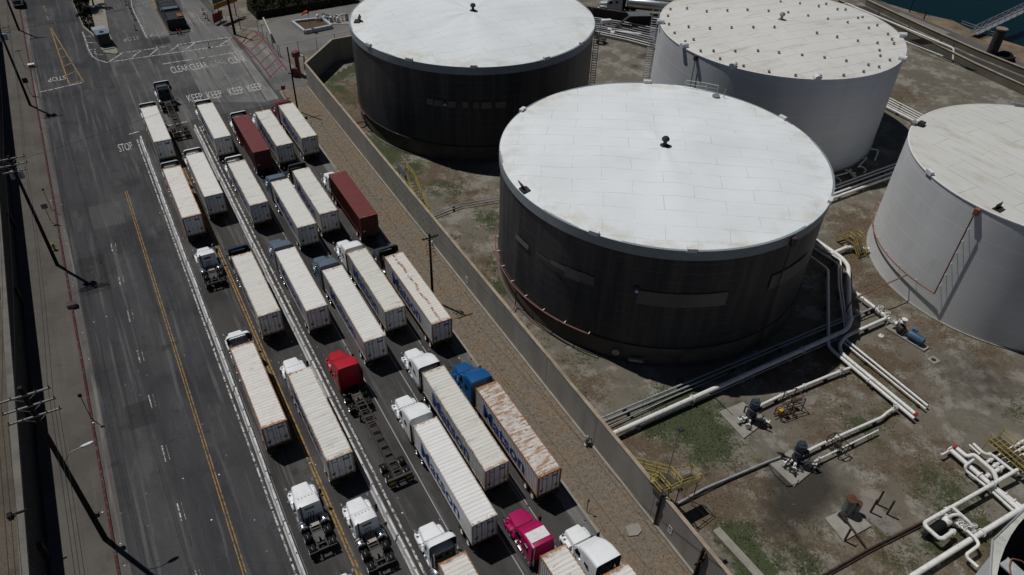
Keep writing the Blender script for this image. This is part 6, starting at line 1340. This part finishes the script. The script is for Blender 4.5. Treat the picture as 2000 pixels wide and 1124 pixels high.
fence('dark wire fence along the red hatched pavement', [(470, 56), (505, 62), (545, 112)]); fence('dark wire fence around the pale paved yard', [(548, 112), (620, 97), (690, 82)]); fence('short wire fence behind the red banner', [(420, 42), (445, 54), (470, 58), (505, 46)])
pxsheet('paved_yard', [(503, 58), (560, 30), (690, 8), (715, 70), (640, 92), (556, 118)], .014, paint('paved_yard_concrete', (.17, .165, .155), .9, var=.25, scale=.15))
ws_ = paint('white_dado_wall', (.5, .5, .48), .8, var=.4)
lw_ = thing('low_wall', 'short white painted wall at the edge of the paved yard', 'wall', at(517, 51)); a = at(517, 51); b_ = at(532, 84); mbw = MB(); wseg(mbw, Vector((0, 0, 0)), b_-a, .25, 0, 1.8); mbw.build('wall', ws_, lw_)
pl_ = [(572, 48), (596, 67), (648, 56), (630, 41)]; c = at(610, 53); po = thing('settling_basin', 'low pale rimmed basin of brown earth in the paved yard', 'basin', c); rim = [at(a, b_)-c for a, b_ in pl_]; mbw = MB()
for k in range(4): wseg(mbw, rim[k], rim[(k+1) % 4], .5, 0, .8)
mbw.build('rim', paint('basin_rim', (.45, .49, .52), .7), po); MB().sheet([(p.x, p.y, .35) for p in rim]).build('soil', paint('basin_soil', (.10, .065, .035), .95, var=.4), po)
wk = thing('windsock', 'orange windsock on a pole over the brown basin', 'windsock', at(607, 62)); MB().tube([(0, 0, 0), (0, 0, 4)], .05, 6).build('pole', mid_steel, wk); MB().tube([(0, 0, 4), (-.5, .2, 3.9), (-1.1, .6, 3.5), (-1.6, .8, 3.0)], .34, 10, False, .14).build('sock', orange_p, wk)
sk = thing('pump_skid', 'cluster of grey pipes and valves beside the brown basin', 'pipework', at(648, 42)); rnd2 = random.Random(4); b = MB()
for k in range(14): x, y = rnd2.uniform(-3.6, 3.6), rnd2.uniform(-1.3, 1.3); b.tube(fillet([(x, y, .1), (x, y, rnd2.uniform(.5, 1.4)), (x+rnd2.uniform(-1.6, 1.6), y+rnd2.uniform(-.6, .6), rnd2.uniform(.5, 1.3))], .2), rnd2.uniform(.1, .2), 8)
b.build('piping', mid_steel, sk, True); b = MB()
for k in range(5): b.lathe([(0, 0), (.35, 0), (.35, .9), (.2, 1.1), (0, 1.15)], 12, 'Z', (-3+1.5*k, rnd2.uniform(-.8, .8), .1))
b.build('valve_body', white_p, sk, True); MB().b2(-4, 4, -1.7, 1.7, 0, .1).build('base', concrete_l, sk)
# hedge in front of the storage yard
ha, hb_ = at(505, 42), at(705, 8); hd_ = thing('hedge', 'dark overgrown hedge behind the paved yard', 'hedge', ha); dv = hb_-ha; rnd3 = random.Random(9)
def hf():
    u = rnd3.random(); w_ = rnd3.uniform(-1, 1); z_ = rnd3.random()**.7; hh = 2.4+.9*noise.noise((u*14, 0, 0)); q = dv*u+Vector((-dv.y, dv.x, 0)).normalized()*(4.5+w_*4.0*(1-.3*z_)); return (q.x, q.y, hh*z_)
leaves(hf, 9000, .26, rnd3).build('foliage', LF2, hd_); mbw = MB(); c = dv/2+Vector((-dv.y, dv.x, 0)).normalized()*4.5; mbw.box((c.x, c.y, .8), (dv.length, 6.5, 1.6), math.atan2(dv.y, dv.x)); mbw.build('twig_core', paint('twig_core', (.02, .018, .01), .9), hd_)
for k, (a, b_, w_) in enumerate(((538, 6, 3.0), (562, 5, 2.4), (590, 1, 3.5))):
    c = at(a, b_); om = thing('site_machine', ('orange site machine beyond the hedge, left one', 'small orange skip beyond the hedge, middle one', 'orange and white machine beyond the hedge, right one')[k], 'machine', c, R(20+30*k), 'orange machines beyond the hedge'); MB().b2(-w_/2, w_/2, -.9, .9, .5, 1.6).build('body', orange_p, om); MB().b2(-w_/2, -w_/2+1, -.8, .8, 1.6, 2.4).build('cab', white_p, om); MB().tube([(w_/2-.3, 0, 1.6), (w_/2+.6, 0, 3.0), (w_/2+2, 0, 2.2)], .16, 6).build('boom', orange_p, om); MB().b2(-w_/2, w_/2, -1, 1, 0, .5).build('track', black_m, om)
# red fire monitor at the wall corner
fm_ = thing('fire_monitor', 'tall red fire foam post at the far corner of the wall', 'fire post', at(584, 146)); b = MB(); b.lathe([(0, 0), (.85, 0), (.85, .1), (.40, .12), (.40, 3.4), (.75, 3.5), (.80, 4.1), (.6, 4.4), (.2, 4.5), (0, 4.5)], 18); b.build('column', paint('fire_red', (.17, .04, .04), .5, var=.3), fm_, True); b = MB(); b.tube(fillet([(.9, -.3, 3.9), (1.6, -.6, 3.7), (1.4, -.5, 1.2)], .3), .16, 8); b.build('outlet_pipe', mid_steel, fm_); MB().b2(-.8, .2, -1.3, -.6, 0, 1.6).build('control_box', paint('fire_red_dark', (.09, .025, .025), .6), fm_)
# white van
vn = thing('parked_van', 'small white box van parked at the far left kerb', 'van', at(38, 17, .01), -TH); b = MB(); b.loft([rr_ring(0, .95, .93, .45, 2.5, .1), rr_ring(4.2, .95, .93, .45, 2.5, .1)]); b.loft([rr_ring(4.25, .92, .85, .45, 2.0, .2), rr_ring(5.2, .92, .85, .45, 1.9, .2), rr_ring(5.7, .9, .8, .45, 1.2, .2), rr_ring(6.2, .88, .78, .45, 1.05, .2)]); b.build('body', PW, vn, True); MB().b2(-.7, .7, -.03, 0, .9, 1.6).build('rear_window', glass, vn); MB().b2(-.95, .95, -.1, 0, .4, .6).build('bumper', black_m, vn)
for x in (-.85, .85):
    for y in (1.0, 4.9): o = link('wheel', tyre_mesh(.25, 'wheel', .38), black_m, vn); o.location = (x, y, .38)

# ================================================================== BACK OF THE YARD: pipe rack, tanker, quay
bw_ = thing('rear_wall', 'dark rear wall behind the pipes between the two back tanks', 'wall'); mbw = MB(); a = at(1120, 34); b_ = at(1300, 62); wseg(mbw, a, b_, .3, 0, 2.6); mbw.build('wall', dark_steel, bw_); mbw = MB(); wseg(mbw, a, b_, .45, 2.6, 2.75); mbw.build('coping', rust_m, bw_)
pxsheet('pipe_bed', [(1140, 66), (1225, 84), (1305, 106), (1305, 60), (1140, 30)], .014, paint('dark_pipe_bed', (.035, .03, .025), .9, var=.4))  # dark sheet under the stacked pipes
for k in range(9):
    pipe(f'{ORD[k]} from below in the stack of long pipes between the back tanks', [(1150, 62-k*3.6, .4+.12*k), (1225, 78-k*4.2, .4+.12*k), (1300, 98-k*4.8, .4+.12*k)], (.09, .13, .09, .12, .08, .1, .08, .12, .09)[k], .6, white_pipe if k in (0, 1, 4, 8) else grey_pipe, sup=0, grp='stacked pipes between the back tanks')
pf = thing('loading_platform', 'dark steel platform with stair above the pipes between the back tanks', 'platform', at(1243, 58), R(8)); MB().b2(-2.2, 2.4, -1.3, 1.3, 3.2, 3.35).build('deck', paint('platform_deck', (.13, .15, .16), .5), pf)
for x in (-2.0, 2.2):
    for y in (-1.1, 1.1): MB().tube([(x, y, 0), (x, y, 3.2)], .09, 6).build('leg', dark_steel, pf)
b = MB(); b.box((-4.2, -1.0, 1.6), (5.2, .9, .15), 0, 0, R(-38)); b.build('stair', dark_steel, pf)
mf = thing('valve_manifold', 'rusty valve manifold on the ground between the back tanks', 'pipework', at(1222, 66), R(-12)); b = MB()
for k in range(3): b.tube(fillet([(-3+k*.4, -1.2, .2), (-3+k*.4, -1.2, .8), (3.5-k*.3, -1.0-k*.4, .8), (3.5-k*.3, -1.0-k*.4, .2)], .25), .1, 8)
b.lathe([(0, -.4), (.4, -.4), (.4, .4), (0, .4)], 14, 'X', (-2.6, -1.9, .5)); b.lathe([(0, -.4), (.35, -.4), (.35, .4), (0, .4)], 14, 'X', (-3.4, -.6, .6)); b.build('piping', white_pipe, mf, True); MB().b2(-2.5, 3.5, -2.8, -2.0, 0, .5).build('trough', rust_m, mf)
for (x, y, lab) in ((1172, 62, 'pale electrical cabinet by the back dark tank'),): cbx = thing('electrical_cabinet', lab, 'cabinet', at(1182, 56), .3); MB().b2(-1.1, 1.1, -.4, .4, .3, 1.9).build('box', white_p, cbx); MB().b2(-1.2, 1.2, -.5, .5, 0, .3).build('plinth', concrete_l, cbx)
hs = thing('hose_pile', 'dark heap of hoses at the foot of the back dark tank', 'hoses', at(1172, 84)); b = MB()
for k in range(7): b.tube([(math.cos(a*.5+k)*(.5+.12*k), math.sin(a*.5+k)*(.4+.12*k), .1+.1*k+.04*a) for a in range(14)], .09, 6)
b.build('hoses', dark_steel, hs)
# tanker truck
tx0, tx1 = at(1178, 19), at(1300, 32); dv = (tx0-tx1).normalized(); rz = math.atan2(dv.y, dv.x)-math.pi/2
tg = make_tractor('high', PG, alum); tag(tg, 'grey sleeper tractor pulling the silver tanker at the top edge', 'truck'); tg.location = tx0+dv*1.0; tg.rotation_euler = (0, 0, rz)
tk = thing('tanker_trailer', 'silver cylindrical tanker trailer behind the back tanks', 'tanker trailer', tx0-dv*5.2, rz); b = MB(); b.lathe([(0, -12.5), (.6, -12.45), (1.05, -12.2), (1.15, -11.9), (1.15, -.4), (1.05, -.15), (.6, .1), (0, .15)], 24, 'Y', (0, 0, 2.15)); b.build('tank', alum, tk, True); MB().b2(-.45, .45, -12, -.6, .95, 1.15).build('frame', dark_steel, tk)
b = MB(); b.b2(-.3, .3, -11.5, -.8, 3.3, 3.36); b.build('walkway', dark_steel, tk); MB().cyl((0, -6, 3.3), .4, .25, 14).build('manlid', mid_steel, tk)
for x in (-.91, .91):
    for y in (-10.0, -11.3): wheel(tk, x, y, True, alum)
# quay
def qwall(label, pts, th, h, mat): 
    w = [at(*p) for p in pts]; q = thing('quay_wall', label, 'wall', w[0], 0, 'low walls along the quay'); mb_ = MB()
    for a, b_ in zip(w[:-1], w[1:]): wseg(mb_, a-w[0], b_-w[0], th, 0, h)
    mb_.build('wall', mat, q)
    mb_ = MB()
    for a, b_ in zip(w[:-1], w[1:]): wseg(mb_, a-w[0], b_-w[0], th+.14, h, h+.1)
    mb_.build('coping', COPE, q); return q
QW = paint('quay_wall_concrete', (.18, .165, .13), .9, var=.35, scale=.25)
qwall('low brown wall along the yard side of the quay pipes', [(1635, 14), (1780, 80), (1900, 140), (2030, 200)], .4, 1.6, QW); qwall('low brown wall along the water side of the quay pipes', [(1690, 10), (1800, 62), (1900, 107), (2030, 160)], .4, 1.2, QW)
pxsheet('pipe_trench', [(1640, 9), (1690, 13), (1800, 66), (1900, 111), (2030, 164), (2030, 194), (1900, 134), (1780, 74)], .012, paint('trench_floor', (.05, .045, .038), .9, var=.4))
pipe('bright white pipe on trestles along the quay', [(1640, 10, 2.2), (1655, 8, 2.2), (1863, 95, 2.2), (1861, 118, .4)], .17, 2.2, sup=0, grp='quay pipes'); pipe('slim white pipe low along the quay', [(1765, 80, 1.0), (1842, 110, 1.0)], .09, 1.0, sup=0, grp='quay pipes')
for k in range(3): pipe(f'{ORD[k]} dark pipe from the yard side along the quay trench', [(1750+6*k, 68-5*k), (1880+6*k, 127-5*k), (2030, 187-6*k)], .16, .5, grey_pipe if k == 1 else dark_steel, sup=0, grp='dark quay pipes')
for k, (a, b_) in enumerate(((1712, 40), (1770, 68), (1831, 97), (1855, 108))):
    tr = thing('pipe_trestle', f'dark trestle under the white quay pipe, {ORD[k]} from left', 'trestle', at(a, b_), R(-25), 'trestles under the quay pipe'); MB().tube([(0, -.7, 0), (0, -.7, 2.0)], .09, 6).tube([(0, .7, 0), (0, .7, 2.0)], .09, 6).build('leg_pair', dark_steel, tr); MB().b2(-.1, .1, -.9, .9, 1.95, 2.05).build('beam', dark_steel, tr)
pxsheet('quay_road', [(1650, -12), (1700, -4), (1860, 62), (2010, 128), (2030, 158), (1900, 104), (1800, 58), (1690, 6)], .012, paint('quay_road', (.105, .10, .095), .9, var=.25, scale=.1)); pxsheet('quay_slab', [(1728, 29), (1760, 25), (1857, 65), (1827, 71)], .02, paint('quay_slab', (.20, .195, .18), .9, var=.2, scale=.2))
pxsheet('quay_edge', [(1700, -6), (1760, 18), (1860, 40), (1900, 60), (2010, 95), (2010, 130), (1860, 62)], .016, paint('quay_rubble', (.22, .165, .11), .95, var=.5, scale=.25, dirtamt=.5))
gw = thing('gangway', 'pale steel gangway sloping out over the water', 'gangway'); g0, g1 = at(1903, 66, .8), at(2025, 8, 2.5); dvv = g1-g0; sd2 = Vector((-dvv.y, dvv.x, 0)).normalized()*.8
for k in (-1, 1):
    b = MB(); n_ = 10
    for z_ in (0, 1.2): b.tube([g0+sd2*k+Vector((0, 0, z_)), g1+sd2*k+Vector((0, 0, z_))], .09, 6)
    for i in range(n_): p = g0+dvv*(i/n_)+sd2*k; q = g0+dvv*((i+1)/n_)+sd2*k; b.tube([p, p+Vector((0, 0, 1.2))], .05, 5); b.tube([p, q+Vector((0, 0, 1.2))], .05, 5)
    b.build('truss', mid_steel, gw)
b = MB(); b.add([g0-sd2, g1-sd2, g1+sd2, g0+sd2, g0-sd2+Vector((0, 0, -.1)), g1-sd2+Vector((0, 0, -.1)), g1+sd2+Vector((0, 0, -.1)), g0+sd2+Vector((0, 0, -.1))], [(0, 1, 2, 3), (4, 7, 6, 5), (0, 4, 5, 1), (1, 5, 6, 2), (2, 6, 7, 3), (3, 7, 4, 0)]); b.build('deck', mid_steel, gw)
for k, (a, c_) in enumerate((((1876, 50), (1904, 60)), ((1904, 62), (1938, 72)))):
    w0, w1 = at(*a), at(*c_); r2 = thing('quay_railing', ('pale railing left of the gangway foot', 'pale railing right of the gangway foot')[k], 'railing', w0, 0, 'railings at the gangway'); b = MB()
    for z_ in (.5, 1.0): b.tube([Vector((0, 0, z_)), w1-w0+Vector((0, 0, z_))], .06, 6)
    for u in (0, .33, .66, 1): b.tube([(w1-w0)*u, (w1-w0)*u+Vector((0, 0, 1.05))], .06, 6)
    b.build('rails', mid_steel, r2)
Bp, hp_ = pole_height(1933, 112, 1958, 58); pi2 = thing('mooring_pile', 'thick dark steel mooring pile at the quay corner', 'pile', Bp); MB().tube([(0, 0, 0), (0, 0, hp_)], 1.0, 18).build('pile', paint('pile_steel', (.045, .04, .045), .6, var=.4, rust=.3), pi2, True); MB().cyl((0, 0, hp_), 1.1, .25, 18).build('cap', paint('pile_cap', (.25, .20, .16), .8), pi2)
dm = thing('rubber_fender', 'black domed rubber fender at the foot of the mooring pile', 'fender', at(1960, 116)); MB().lathe([(0, 1.5), (1.0, 1.4), (1.9, .8), (2.1, 0), (0, 0)], 20).build('dome', black_m, dm, True)
for k in range(2): MB().cyl((.3+1.0*k, -.9, 1.15-.2*k), .14, .15, 8).build('bolt_head', white_p, dm)
for k, (a, b_) in enumerate(((1776, 24), (1804, 38))):
    tag(MB().tube([(0, 0, 0), (0, 0, (9, 1.8)[k])], .14, 6).build('quay_post', dark_steel), ('tall dark post at the water edge', 'short dark post at the water edge')[k], 'post', 'posts at the water edge').location = at(a, b_)

# ================================================================== weeds, litter
rnd = random.Random(21)
def weed_pts(ch, n_, thr):
    out = []; tries = 0
    while len(out) < n_ and tries < n_*60:
        tries += 1; x, y = rnd.uniform(-10, 80), rnd.uniform(28, 135); p = Vector((x, y, 0))
        if p.dot(V2) < WALL_T+.4: continue
        if any(math.hypot(x-T[0], y-T[1]) < T[2]+.4 for T in (T1, T2, T3, T4, T5)): continue
        if patch_at(x, y)[ch]*(.6+.8*noise.noise((x*.8, y*.8, 2.0))) > thr*rnd.uniform(.6, 1.6): out.append(p)
    return out
wp = weed_pts(0, 3000, .30); it = iter(wp); wl = len(wp)
def nxt(l):
    g = iter(l); return lambda: next(g)+Vector((rnd.uniform(-.2, .2), rnd.uniform(-.2, .2), 0))
grass_blades(nxt(wp), wl, .15, leaf_mat('weed_green', (.030, .050, .014), (.08, .10, .035)), 'green_weeds')
wp = weed_pts(1, 3500, .32); grass_blades(nxt(wp), len(wp), .13, leaf_mat('weed_brown', (.07, .045, .025), (.18, .12, .07)), 'dry_weeds')
b = MB()
for k in range(900):
    x, y = rnd.uniform(-10, 90), rnd.uniform(30, 140); p = Vector((x, y, .03))
    if p.dot(V2) < WALL_T+.5 or any(math.hypot(x-T[0], y-T[1]) < T[2]+.4 for T in (T1, T2, T3, T4, T5)): continue
    s_ = rnd.uniform(.03, .085); b.box(p, (s_*2, s_*1.5, s_), rnd.uniform(0, 3), rnd.uniform(-.3, .3))
o = b.build('scattered_stones', paint('stone_grey', (.20, .185, .16), .95, var=.3)); o['kind'] = 'stuff'
b = MB()
for k in range(90):
    s_, t_ = rnd.uniform(20, 110), rnd.choice((rnd.uniform(-15, 26), rnd.gauss(-10.6, .4), rnd.gauss(2.0, .3), rnd.gauss(11, .5))); z_ = .19 if t_ < -10.9 else .03; b.box(L(s_, t_, z_), (rnd.uniform(.05, .16), rnd.uniform(.05, .14), .02), rnd.uniform(0, 3))
o = b.build('road_litter', white_p); o['kind'] = 'stuff'

grass_blades(lambda: (L(rnd.uniform(14, 126), rnd.uniform(27, WALL_T-.2), .012)), 4000, .09, leaf_mat('straw_grass', (.12, .088, .052), (.22, .165, .10)), 'dry_verge_grass')
